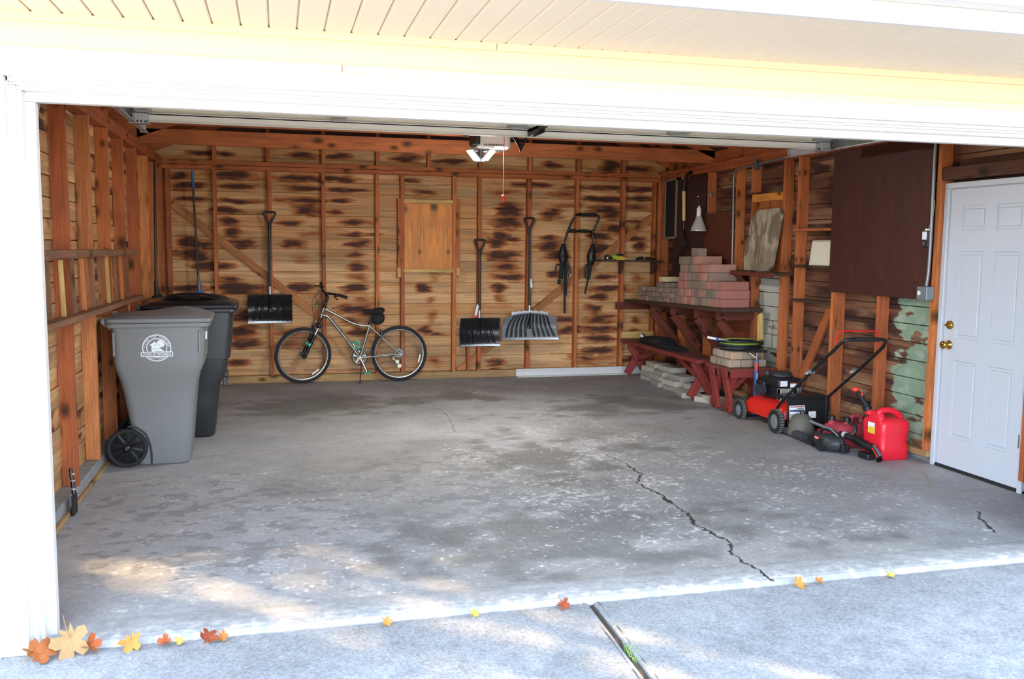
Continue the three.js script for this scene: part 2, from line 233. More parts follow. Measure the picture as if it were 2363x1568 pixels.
// [x, z, rx, rz, strength] : white flecks; dark blotches; dark oily areas
const FLECK = [[2.65, 3.15, 0.5, 0.25, 1], [3.1, 2.5, 0.3, 0.9, 0.7], [2.55, 4.95, 0.45, 0.22, 1.2], [2.45, 5.3, 0.55, 0.3, 1.25], [3.1, 5.05, 0.42, 0.3, 1.3], [2.65, 5.7, 0.6, 0.3, 1], [3.65, 4.65, 0.5, 0.4, 0.9], [4.2, 4.9, 0.5, 0.5, 0.85], [2.1, 4.3, 0.22, 0.55, 1], [3.4, 1.0, 0.5, 0.5, 0.8], [2.75, 1.1, 0.4, 0.3, 0.8], [3.4, 3.75, 0.6, 0.3, 0.8], [3.9, 5.5, 0.6, 0.5, 0.6], [3.0, 4.3, 0.3, 0.7, 0.8], [0.2, 6.12, 0.35, 0.08, 1.2], [1.0, 5.0, 1.2, 0.6, 0.35], [3.9, 6.2, 0.8, 0.35, 0.5], [1.9, 6.3, 1.6, 0.4, 0.35], [0.7, 6.4, 0.6, 0.25, 0.7]];
const SPOT = [[0.2, 5.0, 0.75, 0.55, 1], [0.3, 4.5, 0.5, 0.25, 0.7], [1.3, 5.6, 0.75, 0.55, 1.2], [1.9, 4.9, 0.45, 0.9, 1], [0.6, 6.0, 0.8, 0.22, 1], [1.3, 6.45, 0.6, 0.2, 0.7], [1.7, 4.6, 0.6, 0.4, 0.6], [2.2, 5.5, 0.4, 0.4, 0.7]];
const OIL = [[2.66, 4.2, 0.42, 0.75, 0.8], [1.0, 1.6, 0.75, 0.55, 0.8], [1.95, 1.5, 0.3, 0.25, 0.9], [2.7, 1.3, 0.35, 0.3, 0.7], [4.2, 2.2, 0.7, 0.5, 0.6], [2.3, 6.1, 1.2, 0.45, 0.7], [3.4, 4.1, 0.5, 0.4, 0.45], [3.7, 6.3, 0.5, 0.3, 0.35], [3.8, 2.4, 0.8, 0.6, 0.35]];
// masks on a grid over the floor: [512 x 512], looked up smoothly
const GN = 512, gridOf = (L, none) => { const A = new Float32Array(GN * GN).fill(none); L(A); return (x, z) => { const gx = Math.min(GN - 2, Math.max(0, (x + 0.8) / 6.4 * GN)), gz = Math.min(GN - 2, Math.max(0, (z + 0.2) / 7.2 * GN)), i = gx | 0, j = gz | 0, u = gx - i, v = gz - j, o = j * GN + i; return (A[o] * (1 - u) + A[o + 1] * u) * (1 - v) + (A[o + GN] * (1 - u) + A[o + GN + 1] * u) * v; }; };
const blobs = (L) => gridOf((A) => { for (const [a, b, ra, rb, s] of L) for (let j = 0; j < GN; j++) for (let i = 0; i < GN; i++) { const q = Math.hypot((-0.8 + i / GN * 6.4 - a) / ra, (-0.2 + j / GN * 7.2 - b) / rb); if (q < 2) A[j * GN + i] = Math.max(A[j * GN + i], s * (1.45 - q)); } }, -0.8);
const dists = (S) => gridOf((A) => { for (const s of S) { const i0 = Math.max(0, (Math.min(s[0], s[2]) + 0.8 - 0.3) / 6.4 * GN | 0), i1 = Math.min(GN - 1, (Math.max(s[0], s[2]) + 0.8 + 0.3) / 6.4 * GN | 0), j0 = Math.max(0, (Math.min(s[1], s[3]) + 0.2 - 0.3) / 7.2 * GN | 0), j1 = Math.min(GN - 1, (Math.max(s[1], s[3]) + 0.2 + 0.3) / 7.2 * GN | 0); for (let j = j0; j <= j1; j++) for (let i = i0; i <= i1; i++) A[j * GN + i] = Math.min(A[j * GN + i], dseg(-0.8 + i / GN * 6.4, -0.2 + j / GN * 7.2, s)); } }, 0.3);
const mFleck = blobs(FLECK), mSpot = blobs(SPOT), mOil = blobs(OIL);
// exact distance, only near a crack
const nearC = dists(CS), nearH = dists(HS), crackAt = (near, S, x, z) => { if (near(x, z) > 0.12) return 9; let k = 9; for (let i = 0; i < S.length; i++) { const d = dseg(x, z, S[i]); if (d < k) k = d; } return k; };
const floorTex = tex(2048, 2048, (u, v) => {
  const x = -0.8 + u * 6.4, z = -0.2 + v * 7.2, n1 = fbm(x * 1.1, z * 1.1, 3, 3), n2 = fbm(x * 5, z * 6, 3, 13), n3 = vn(x * 90, z * 90, 5), n4 = fbm(x * 26, z * 30, 3, 23);
  let c = mix3([144, 142, 140], [169, 168, 168], sst(0.3, 0.7, n1)); c = mix3(c, [154, 150, 143], sst(0.5, 0.7, vn(x * 0.8 + 4, z * 0.9, 29)) * 0.6);
  c = mix3(c, [114, 112, 107], sst(0.15, 0.75, mOil(x, z) - (n2 - 0.5) * 1.4) * 0.75);
  const sp = mSpot(x, z); if (sp > 0) c = mix3(c, [112, 114, 116], sst(0.53, 0.60, fbm(x * 11, z * 15, 4, 41) - 0.15 + sp * 0.15) * 0.42);
  const fl = mFleck(x, z); if (fl > 0) c = mix3(c, [200, 197, 191], sst(0.63, 0.69, fbm(x * 34, z * 44, 3, 47) - 0.15 + fl * 0.15 + (n2 - 0.5) * 0.3) * 0.9);
  if (vn(x * 34, z * 34, 57) * vn(x * 9, z * 9, 58) > 0.86) c = mix3(c, [185, 182, 177], 0.8);
  const ap = sst(6.70, 6.78, z + (n2 - 0.5) * 0.08); if (ap > 0) { c = mix3(c, mix3([152, 151, 150], [172, 170, 167], n4), ap * 0.85); c = mix3(c, [190, 184, 174], ap * sst(0.56, 0.7, n4) * sst(6.82, 6.92, z)); }
  const wx = x + (n4 - 0.5) * 0.05, wz = z + (n2 - 0.5) * 0.06; let k = crackAt(nearC, CS, wx, wz); if (k < 0.1) { const cw = 0.001 + 0.0055 * sst(3.9, 5.2, z) * n4 * 1.6; c = mix3(c, [172, 169, 163], (1 - sst(0.01, 0.06, k)) * 0.4); c = mix3(c, [48, 46, 44], (1 - sst(cw, cw + 0.005, k)) * (0.5 + 0.5 * sst(4.1, 4.8, z)) * (z > 3.2 && z < 4.2 ? 0.35 : 1)); }
  k = crackAt(nearH, HS, wx, wz); if (k < 0.02) c = mix3(c, [156, 138, 112], (1 - sst(0.004, 0.012, k)) * 0.75);
  const m = 0.92 + 0.1 * n3 + 0.1 * (n4 - 0.5) + 0.12 * (n2 - 0.5); return [c[0] * m, c[1] * m, c[2] * m];
});
const floorBump = tex(1024, 1024, (u, v) => {
  const x = -0.8 + u * 6.4, z = -0.2 + v * 7.2, n2 = fbm(x * 5, z * 6, 3, 13), n4 = fbm(x * 26, z * 30, 3, 23), k = crackAt(nearC, CS, x + (n4 - 0.5) * 0.05, z + (n2 - 0.5) * 0.06);
  return 255 * (0.55 + 0.3 * (fbm(x * 40, z * 40, 2, 5) - 0.5) + sst(6.75, 6.9, z) * 0.3 * (n4 - 0.5) - 0.5 * (1 - sst(0.004, 0.012, k)));
}, false);
const floorRough = tex(512, 512, (u, v) => 255 * (0.50 + 0.35 * fbm(u * 14, v * 15, 4, 77)), false);
M.floor = new THREE.MeshStandardMaterial({ map: floorTex, bumpMap: floorBump, bumpScale: 0.006, roughness: 1, roughnessMap: floorRough });
const driveTex = tex(1024, 1024, (u, v) => {
  const p = (f, s) => { // seamless noise on a 2.5 m tile
    const a = fbm(u * f, v * f, 3, s), b = fbm((u - 1) * f, v * f, 3, s), c = fbm(u * f, (v - 1) * f, 3, s), d = fbm((u - 1) * f, (v - 1) * f, 3, s), U = sst(0.7, 1, u), W = sst(0.7, 1, v); return lerp(lerp(a, b, U), lerp(c, d, U), W);
  };
  const m = 0.86 + 0.22 * (p(5, 3) - 0.5) + 0.20 * (p(40, 6) - 0.5) + 0.22 * (vn(u * 330, v * 330, 9) - 0.3); let c = [152 * m, 152 * m, 152 * m];
  const h = vn(u * 200, v * 200, 19); if (h > 0.93) c = mix3(c, [100, 98, 96], 0.5); if (h < 0.04) c = mix3(c, [200, 198, 195], 0.6); return c;
});
M.drive = new THREE.MeshStandardMaterial({ map: driveTex, bumpMap: driveTex, bumpScale: 0.003, roughness: 0.9 });
M.soil = new THREE.MeshStandardMaterial({ color: 0x6e6254, roughness: 1, bumpMap: driveTex, bumpScale: 0.02 });
M.lawn = new THREE.MeshStandardMaterial({ color: 0x857a50, roughness: 1 });
M.concrete = new THREE.MeshStandardMaterial({ color: 0xffffff, roughness: 0.9, map: driveTex, bumpMap: driveTex, bumpScale: 0.003 });
// ---------------------------------------------------------------- ground outside
const AXZ = 2.5;
{ const g = struct('ground', 'short lawn around the garage and the driveway', 'lawn'); part('turf', planar(b2(-40, 40, -0.4, -0.12, -30, 45), 0, 2, 0, 0, AXZ, AXZ), M.lawn, g); }
{
  const slab = (pts) => planar(turn(ext(pts, 0.13, 0.006), Math.PI / 2).translate(0, -0.02, 0), 0, 2, 0, 0, AXZ, AXZ); // xz outline, top at y=-0.02
  const g = struct('driveway', 'pale concrete driveway slabs with a weedy joint', 'driveway');
  part('slab', slab([[-5, 6.95], [2.028, 6.95], [1.972, 8.3], [1.95, 13], [-5, 13]]), M.drive, g);
  part('slab', slab([[2.056, 6.95], [9, 6.95], [9, 13], [1.99, 13], [2.004, 8.3]]), M.drive, g);
  part('slab', slab([[-5, 13.03], [9, 13.03], [9, 22], [-5, 22]]), M.drive, g);
  const n = 90, f = (u, v) => { const z = 6.94 + u * 3, x = 2.045 - (z - 6.95) * 0.045; return V(x + (v - 0.5) * 0.07, -0.028 - 0.012 * Math.cos((v - 0.5) * 5) + 0.014 * (fbm(u * 60, v * 3, 3, 4) - 0.5), z); };
  part('joint_filler', surf(n, 4, (u, v) => f(u, 1 - v)), M.soil, g, 'dark soil and grit in the joint');
}
{ // grass growing in the joint
  const g = [], gm = new THREE.MeshStandardMaterial({ color: 0x8fae5c, roughness: 0.8 });
  for (let i = 0; i < 34; i++) { const z = 7.45 + rr(-0.05, 0.10), x = 2.025 + rr(-0.012, 0.02), l = rr(0.02, 0.055), a = rr(0, 6.3), s = rr(0.01, 0.035); g.push(tube([V(x, -0.05, z), V(x + Math.cos(a) * s * 0.4, -0.045 + l * 0.7, z + Math.sin(a) * s * 0.4), V(x + Math.cos(a) * s, -0.045 + l, z + Math.sin(a) * s)], 0.0012, 4, 3)); }
  solo('grass_tuft', g, gm, 'small green grass tuft growing in the driveway joint', 'grass').userData.kind = 'stuff';
}
// ---------------------------------------------------------------- garage floor
{
  const g = struct('floor', 'worn grey concrete garage floor with cracks and white flecks', 'floor');
  const pr = [[-0.2, -0.15], [6.94, -0.15], [6.945, -0.03], [6.94, -0.012], [6.925, 0.000], [6.90, 0.006], [6.84, 0.009], [6.76, 0.006], [6.70, 0.001], [6.6, 0], [-0.2, 0]];
  let e = ext(pr, 6.4); e = turn(e, 0, -Math.PI / 2, 0); e.translate(5.6, 0, 0); // extruded along x
  part('slab', planar(e, 0, 2, -0.8, -0.2, 6.4, 7.2), M.floor, g);
}
// ---------------------------------------------------------------- back wall
const studX = [0.022, 0.615, 1.209, 1.823, 3.045, 3.658, 4.274, 4.880];
{
  const g = struct('wall_back', 'back wall of horizontal boards with dark stains between upright studs', 'wall');
  part('sheathing', b2(-0.75, 5.6, 0, 2.95, -0.16, -0.108), M.deck, g);
  for (let k = 0; k < 22; k++) { const y0 = k * 0.128 + 0.0015, t = rr(-0.002, 0.002); part('plank', planar(b2(-0.6, 5.47, y0, y0 + 0.1255, -0.108, -0.0885 + t, 0.003), 0, 1, -0.6, 0, 6.1, 2.8), M.backBoard, g); }
  part('sill_plate', beam(V(-0.55, 0.042, -0.04), V(5.42, 0.042, -0.04), 0.1, 0.083), M.sill, g);
  part('top_plate', beam(V(-0.55, 2.434, -0.045), V(5.42, 2.434, -0.045), 0.09, 0.048), M.studB[1], g);
  part('top_plate', beam(V(-0.55, 2.485, -0.047), V(5.42, 2.485, -0.047), 0.086, 0.046), M.studB[1], g);
  const st = (x, y0, y1, w = 0.042, i = 0) => part('stud', beam(V(x, y0, -0.044), V(x, y1, -0.044), 0.088, w, 0.003, V(1, 0, 0)), M.studB[i], g);
  studX.forEach((x, i) => { st(x, 0.083, 2.41, 0.042 + rr(-0.003, 0.004), i % 3); st(x + rr(-0.01, 0.01), 2.508, 2.95, 0.042, (i + 1) % 3); });
  st(2.118, 0.083, 2.41, 0.044, 2); st(2.735, 0.083, 2.41, 0.044, 0); st(2.43, 2.508, 2.95, 0.042, 1);
  st(-0.47, 0.083, 2.41, 0.045, 2); st(5.37, 0.083, 2.41, 0.05, 0); st(5.30, 0.083, 2.41, 0.03, 1);
  st(2.91, 0.083, 0.42, 0.03, 2);
  for (const [a, b] of [[V(-0.43, 2.03, -0.074), V(1.19, 0.72, -0.074)], [V(5.40, 2.06, -0.074), V(2.80, 0.07, -0.074)]]) part('brace', beam(a, b, 0.028, 0.088, 0.003, V(0, 0, 1).cross(b.clone().sub(a).normalize())), wood(0xb87c4c), g);
}
{ // boarded window
  const g = struct('window_1', 'small back window boarded over with orange plywood', 'window');
  part('board', grain(b2(2.135, 2.718, 1.30, 2.115, -0.055, -0.03), 1), M.orangePly, g);
  part('trim', grain(b2(2.133, 2.716, 2.085, 2.13, -0.03, 0.004, 0.004), 0), M.paleWood, g); part('trim', grain(b2(2.133, 2.716, 1.275, 1.315, -0.03, 0.004, 0.004), 0), M.paleWood, g);
  part('side_block', grain(b2(2.062, 2.098, 1.215, 2.14, -0.088, 0.0, 0.003), 1), M.studB[1], g); part('side_block', grain(b2(2.757, 2.797, 1.225, 2.14, -0.088, 0.0, 0.003), 1), M.studB[1], g);
  part('side_block', grain(b2(2.055, 2.096, 1.215, 1.33, -0.086, 0.004, 0.003), 1), M.paleWood, g); part('side_block', grain(b2(2.76, 2.80, 1.235, 1.33, -0.086, 0.004, 0.003), 1), M.paleWood, g);
}
// ---------------------------------------------------------------- left wall
{
  const g = struct('wall_left', 'left wall of bright orange-brown studs over rough boards', 'wall');
  part('sheathing', b2(-0.76, -0.64, -0.12, 2.6, -0.16, 6.75), M.deck, g);
  for (let k = 0; k < 20; k++) { const y0 = 0.09 + k * 0.126, pl = part('plank', planar(b2(-0.64, -0.612 + rr(-0.004, 0.004), y0, y0 + 0.121, -0.1, 6.75, 0.003), 2, 1, 0.9 + rr(0, 1), (k * 5 % 21) * 0.128 - k * 0.128, 6.1, 2.8), M.backBoard, g); }
  part('curb', planar(b2(-0.64, -0.525, 0, 0.09, 0, 6.75, 0.008), 2, 1, 0, 0, AXZ, AXZ), M.concrete, g);
  part('floor_strip', beam(V(-0.513, 0.012, 0.1), V(-0.513, 0.012, 6.6), 0.022, 0.024), M.sill, g);
  part('top_plate', beam(V(-0.567, 2.458, -0.05), V(-0.567, 2.458, 6.75), 0.094, 0.048), M.plate, g); part('top_plate', beam(V(-0.569, 2.508, -0.05), V(-0.569, 2.508, 6.75), 0.09, 0.048), M.plate, g);
  [6.15, 5.45, 4.74, 4.03, 3.34, 2.62, 1.90, 1.15, 0.45, -0.05].forEach((z, i) => part('stud', beam(V(-0.566, 0.09, z - 0.021), V(-0.566, 2.434, z - 0.021), 0.043, 0.092 + rr(-0.004, 0.004), 0.003, V(1, 0, 0)), M.studL[i % 4], g));
}
// ---------------------------------------------------------------- right wall
{
  const g = struct('wall_right', 'right wall of dark weathered boards with peeling green paint', 'wall');
  const D0 = 5.035, D1 = 5.90, DH = 2.075; // door opening
  const seg = (z0, z1, y0, y1) => { part('sheathing', b2(5.475, 5.58, y0, y1, z0, z1), M.deck, g); };
  seg(-0.16, D0, -0.12, 2.6); seg(D1, 6.75, -0.12, 2.6); seg(D0, D1, DH, 2.6);
  for (let k = 0; k < 18; k++) {
    const y0 = 0.04 + k * 0.14, t = rr(-0.004, 0.004), pl = (z0, z1) => part('plank', planar(b2(5.452 + t, 5.476, y0 + 0.002, y0 + 0.136, z0, z1, 0.004), 2, 1, 0, 0, 7, 2.8), M.sideBoard, g);
    if (y0 + 0.07 < DH) { pl(-0.1, D0); pl(D1, 6.75); } else pl(-0.1, 6.75);
  }
  part('curb', planar(b2(5.42, 5.476, 0, 0.05, 0, D0, 0.006), 2, 1, 0, 0, AXZ, AXZ), M.concrete, g);
  part('sill_plate', beam(V(5.405, 0.072, 0), V(5.405, 0.072, D0), 0.09, 0.044), M.sill, g);
  part('top_plate', beam(V(5.405, 2.458, -0.05), V(5.405, 2.458, 6.75), 0.094, 0.048), M.plate, g); part('top_plate', beam(V(5.407, 2.508, -0.05), V(5.407, 2.508, 6.75), 0.09, 0.048), M.plate, g);
  const st = (z, y0, y1, i = 0, w = 0.042) => part('stud', beam(V(5.405, y0, z + w / 2), V(5.405, y1, z + w / 2), w, 0.092, 0.003, V(1, 0, 0)), M.studR[i], g);
  st(0.06, 0.094, 2.434, 1); st(0.62, 0.094, 2.434, 0); st(1.307, 0.094, 2.434, 1); st(1.964, 0.094, 2.434, 0); st(2.287, 2.16, 2.434, 0); st(2.31, 0.094, 1.36, 1); st(2.89, 0.094, 2.434, 1); st(3.142, 0.094, 2.434, 1, 0.048); st(3.739, 0.094, 2.434, 0); st(3.79, 0.094, 1.24, 1, 0.03); st(4.364, 0.094, 2.434, 2); st(4.985, 0.094, 2.434, 0, 0.045); st(5.905, 0.094, 2.434, 2); st(6.5, 0.094, 2.434, 0);
  part('header', beam(V(5.405, 2.14, D0), V(5.405, 2.14, D1), 0.088, 0.09), M.darkWood, g);
  part('brace', beam(V(5.43, 0.10, 3.05), V(5.43, 1.28, 3.78), 0.03, 0.09, 0.003, V(1, 0, 0).cross(V(0, 1.2, 0.73).normalize())), M.studR[2], g);
}
{
  const g = struct('window_2', 'side window boarded over with orange-brown wood behind a small shelf', 'window');
  part('head_board', grain(b2(5.365, 5.40, 2.06, 2.135, 2.30, 2.89, 0.003), 2), M.orangePly, g); part('board', grain(b2(5.40, 5.42, 1.38, 2.07, 2.30, 2.89), 1), wood(0xb06830), g); part('side_trim', grain(b2(5.362, 5.40, 1.38, 2.06, 2.285, 2.335, 0.003), 1), wood(0xb06830), g);
  part('side_trim', grain(b2(5.362, 5.40, 1.38, 2.06, 2.845, 2.888, 0.003), 1), wood(0xa85c2c), g);
}
{ // side door
  const g = struct('door_1', 'white six-panel side door with brass knob and deadbolt', 'door');
  const x0 = 5.405;
  part('frame', [b2(x0 - 0.012, x0 + 0.1, 0, 2.0348, 5.035, 5.078, 0.004), b2(x0 - 0.012, x0 + 0.1, 0, 2.0348, 5.862, 5.90, 0.004), b2(x0 - 0.012, x0 + 0.1, 2.035, 2.075, 5.035, 5.90, 0.004), b2(x0 + 0.02, x0 + 0.05, 0, 2.035, 5.076, 5.088), b2(x0 + 0.02, x0 + 0.05, 2.022, 2.036, 5.08, 5.86)], M.doorWhite, g);
  const z0 = 5.086, z1 = 5.858, y0 = 0.022, y1 = 2.028, xf = x0 + 0.006; // front face of the slab
  const cols = [[z0 + 0.115, z0 + 0.335], [z0 + 0.44, z0 + 0.66]], rows = [[0.24, 0.80], [0.965, 1.585], [1.735, 1.905]];
  const holes = []; for (const [a, b] of cols) for (const [c, d] of rows) holes.push([[a, c], [b, c], [b, d], [a, d]]);
  const sl = ext([[z0, y0], [z1, y0], [z1, y1], [z0, y1]], 0.016, 0.002, holes); // zy outline; extruded to +x
  const zy = (q) => { q.applyMatrix4(new THREE.Matrix4().makeBasis(V(0, 0, 1), V(0, 1, 0), V(-1, 0, 0))); return q; };
  const slab = part('slab', [zy(sl).translate(xf + 0.016, 0, 0), b2(xf + 0.014, xf + 0.045, y0, y1, z0, z1)], M.doorWhite, g);
  for (const [a, b] of cols) for (const [c, d] of rows) part('panel', b2(xf + 0.004, xf + 0.016, c + 0.022, d - 0.022, a + 0.022, b - 0.022, 0.006), M.doorWhite, slab);
  for (const [y, r] of [[0.908, 0.029], [1.053, 0.0]]) {
    const k = part(r ? 'knob' : 'deadbolt', turn(lathe(r ? [[0, 0], [0.033, 0], [0.033, 0.006], [0.012, 0.012], [0.011, 0.03], [0.024, 0.036], [0.029, 0.05], [0.026, 0.06], [0.014, 0.066], [0, 0.067]] : [[0, 0], [0.032, 0], [0.031, 0.012], [0.022, 0.018], [0, 0.018]]), 0, 0, Math.PI / 2).translate(xf, y, z0 + 0.062), M.brass, slab, 'polished brass');
    if (!r) part('thumb_turn', b2(xf - 0.036, xf - 0.016, y - 0.006, y + 0.006, z0 + 0.044, z0 + 0.08, 0.002), M.brass, k);
  }
  for (const y of [0.34, 1.03, 1.75]) part('hinge', [b2(xf - 0.004, xf + 0.004, y - 0.045, y + 0.045, z1 - 0.022, z1 + 0.018), cyl(V(xf - 0.005, y - 0.047, z1 + 0.002), V(xf - 0.005, y + 0.047, z1 + 0.002), 0.006)], M.galvDark, g);
  part('threshold', b2(5.40, 5.56, 0, 0.02, 5.03, 5.9, 0.004), M.blackRough, g);
}
// ---------------------------------------------------------------- roof timbers
{
  const g = struct('ceiling', 'open roof of dark red-brown tie joists and rafters', 'ceiling');
  [1.32, 2.85, 4.40, 5.95].forEach((z, i) => part('tie_joist', beam(V(-0.62, 2.605, z), V(5.46, 2.605, z), 0.042, 0.142), M.joist[i % 2], g));
  const R = V(2.42, 3.86, 0);
  for (let k = 0; k < 12; k++) { const z = 0.1 + k * 0.61; for (const s of [-1, 1]) part('rafter', beam(V(s < 0 ? -0.72 : 5.56, 2.60, z), V(R.x, R.y, z), 0.042, 0.14), M.joist[(k + (s > 0)) % 2], g); }
  part('ridge_board', beam(V(2.42, 3.88, -0.1), V(2.42, 3.88, 7.0), 0.03, 0.2), M.joist[0], g);
  for (const s of [-1, 1]) { const a = V(s < 0 ? -1.05 : 5.89, 2.50, 3.45), b = V(2.42 + s * 0.0, 3.985, 3.45); part('roof_deck', beam(a, b, 7.2, 0.05), M.deck, g); part('shingles', beam(a.clone().add(V(0, 0.04, 0)), b.clone().add(V(0, 0.04, 0)), 7.25, 0.02), M.charcoal, g); }
  for (const z of [-0.14, 6.87]) part('gable', planar(ext([[-0.76, 2.5], [5.6, 2.5], [2.42, 3.95]], 0.08).translate(0, 0, z - 0.04), 0, 1, 0, 0, 2.4, 0.4), M.deck, g);
  part('roof_extension', b2(-1.1, 5.95, 2.60, 2.68, 6.8, 7.76), M.deck, g);
  part('blocking', beam(V(-0.60, 2.60, 0.6), V(-0.60, 2.60, 6.6), 0.04, 0.13), M.plate, g); part('blocking', beam(V(5.44, 2.60, 0.1), V(5.44, 2.60, 6.6), 0.04, 0.13), M.plate, g);
}
// ---------------------------------------------------------------- front wall, trim, soffit
const OPL = -0.195, OPR = 4.76, OPH = 2.118;
{
  const g = struct('wall_front', 'white front wall around the wide garage opening', 'wall');
  part('pier', b2(-1.15, OPL - 0.07, -0.12, 2.6, 6.76, 6.925), M.white, g); part('pier', b2(OPR + 0.07, 5.95, -0.12, 2.6, 6.76, 6.925), M.white, g);
  part('lintel', b2(OPL - 0.08, OPR + 0.08, OPH + 0.06, 2.6, 6.76, 6.925), M.white, g);
}
{ // three nested white trims step in towards the opening
  const g = struct('trim_1', 'white stepped casing around the garage door opening', 'trim');
  const fr = (name, o, w, z0, z1, top) => { // o: how far its inner edge stands back from the opening, w: its face width
    const xl = OPL - o, xr = OPR + o, y = OPH + o; part(name, b2(xl - w, xl, -0.02, y - 0.0005, z0, z1, 0.003), M.white, g); part(name, b2(xr, xr + w, -0.02, y - 0.0005, z0, z1, 0.003), M.white, g); part(name, b2(xl - w, xr + w, y, top ?? y + w, z0, z1, 0.003), M.white, g);
  };
  fr('door_stop', 0, 0.05, 6.79, 6.838); fr('jamb', 0.034, 0.05, 6.80, 6.885); fr('brick_mould', 0.05, 0.04, 6.84, 6.905); fr('casing', 0.075, 0.12, 6.90, 6.955, 2.272);
  part('casing_fold', [b2(OPL - 0.075 - 0.122, OPL - 0.075 - 0.098, -0.02, 2.272, 6.952, 6.964, 0.003)], M.white, g);
}
{
  const g = struct('trim_2', 'cream frieze board with channel strips above the casing', 'trim');
  part('frieze_board', b2(-1.15, 5.95, 2.262, 2.47, 6.91, 6.945, 0.003), M.cream, g); part('lower_channel', [b2(-1.15, 0.95, 2.268, 2.300, 6.94, 6.966, 0.004), b2(0.952, 5.95, 2.268, 2.300, 6.94, 6.965, 0.004)], M.cream, g);
  part('upper_channel', [b2(-1.15, 1.58, 2.392, 2.424, 6.94, 6.968, 0.004), b2(1.582, 5.95, 2.392, 2.424, 6.94, 6.967, 0.004)], M.cream, g);
}
{
  const g = struct('soffit', 'cream vinyl soffit of narrow strips under the eave', 'soffit');
  for (let k = -8; k < 59; k++) { // each strip has rounded shoulders, the seam between two strips is a real groove
    const x = -0.275 + k * 0.105, o = [[0.004, 0.02], [0.004, 0.007], [0.013, 0], [0.101, 0], [0.1045, 0.004], [0.1045, 0.02]];
    part('soffit_strip', ext(o, 0.79).translate(x, 2.42, 6.962), M.soffit, g);
  }
  part('backing', b2(-1.15, 5.95, 2.432, 2.46, 6.95, 7.76), M.soffit, g);
  part('fascia_channel', b2(-1.15, 5.95, 2.412, 2.436, 7.715, 7.75, 0.003), M.white, g);
}
{ const g = struct('trim_3', 'white fascia and gutter along the eave', 'trim'); part('fascia', b2(-1.15, 5.95, 2.405, 2.60, 7.748, 7.772, 0.003), M.white, g); part('gutter', b2(-1.15, 5.95, 2.478, 2.60, 7.77, 7.87, 0.015), M.white, g); }
// neighbouring trees to the right of the driveway: they shade the apron and leave slits of sun between them
{
  const bark = mat(0x5a4a3c, 0.9), leafM = new THREE.MeshStandardMaterial({ color: 0x6c7a30, roughness: 0.8, side: THREE.DoubleSide });
  const tree = (s, w, d, label, n = 7000, q = 0.17) => { // s: place across the sun's direction, w: crown half width, d: distance along it
    const k = Math.SQRT1_2, x = s * k + d * k, z = -s * k + d * k, t = thing('columnar_tree', label, 'tree', [x, -0.12, z], 0, 'columnar trees beside the driveway');
    const h = d * Math.tan(SUN_EL) * 0 + 16; part('trunk', cyl(V(0, 0, 0), V(0, h * 0.9, 0), 0.16, 0.04, 10), bark, t);
    const g = new THREE.BufferGeometry(), P = []; // crown: many small leaf clusters
    for (let i = 0; i < n; i++) {
      const y = 1.2 + Math.pow(rnd(), 0.9) * (h - 1.2), r = w * Math.sqrt(rnd()) * (y > h - 2 ? (h - y) / 2 : 1), a = rr(0, 6.283), c = V(Math.cos(a) * r, y, Math.sin(a) * r);
      const e = V(rr(-1, 1), rr(-1, 1), rr(-1, 1)).normalize(), f = V(rr(-1, 1), rr(-1, 1), rr(-1, 1)).cross(e).normalize();
      const A = c.clone().addScaledVector(e, q), B = c.clone().addScaledVector(f, q * 0.6), C = c.clone().addScaledVector(e, -q), D = c.clone().addScaledVector(f, -q * 0.6); for (const v of [A, B, C, A, C, D]) P.push(v.x, v.y, v.z);
    }
    g.setAttribute('position', new THREE.Float32BufferAttribute(P, 3)); g.computeVertexNormals(); part('crown', g, leafM, t);
  };
  const T = 'tall columnar tree with yellow-green leaves beside the driveway'; tree(-5.1, 0.75, 14, T); tree(-2.66, 0.76, 14, T, 9000); tree(-1.45, 0.75, 15.6, T); const Y = 'slender young columnar tree with thin foliage between the broad ones'; tree(-4.15, 0.32, 12.5, Y, 2300, 0.08); tree(-3.82, 0.14, 16.5, Y, 5000, 0.08); tree(-3.52, 0.30, 12.2, Y, 1900, 0.08);
}
// ---------------------------------------------------------------- wheeled carts. Local: +x is the cart's front, the handle is at -x
function wheel(r, w, x, y, z, parent, spokes) {
  const wg = part('wheel', [turn(lathe([[r * 0.80, -w / 2], [r * 0.94, -w / 2], [r, -w * 0.3], [r, w * 0.3], [r * 0.94, w / 2], [r * 0.80, w / 2], [r * 0.78, 0], [r * 0.80, -w / 2]], 32), Math.PI / 2).translate(x, y, z)], M.rubber, parent);
  const hub = [turn(lathe([[0, -w * 0.4], [r * 0.2, -w * 0.4], [r * 0.2, w * 0.42], [r * 0.12, w * 0.5], [0, w * 0.5]], 18), Math.PI / 2).translate(x, y, z), turn(lathe([[0, 0], [r * 0.8, 0], [r * 0.8, w * 0.16], [0, w * 0.16]], 28), Math.PI / 2).translate(x, y, z - w * 0.2)];
  for (let k = 0; k < spokes; k++) hub.push(turn(box(r * 0.14, r * 0.64, w * 0.5, 0, r * 0.48, 0, 0.003), 0, 0, k / spokes * Math.PI * 2).translate(x, y, z + w * 0.1));
  part('hub', hub, M.blackGloss, wg); return wg;
}
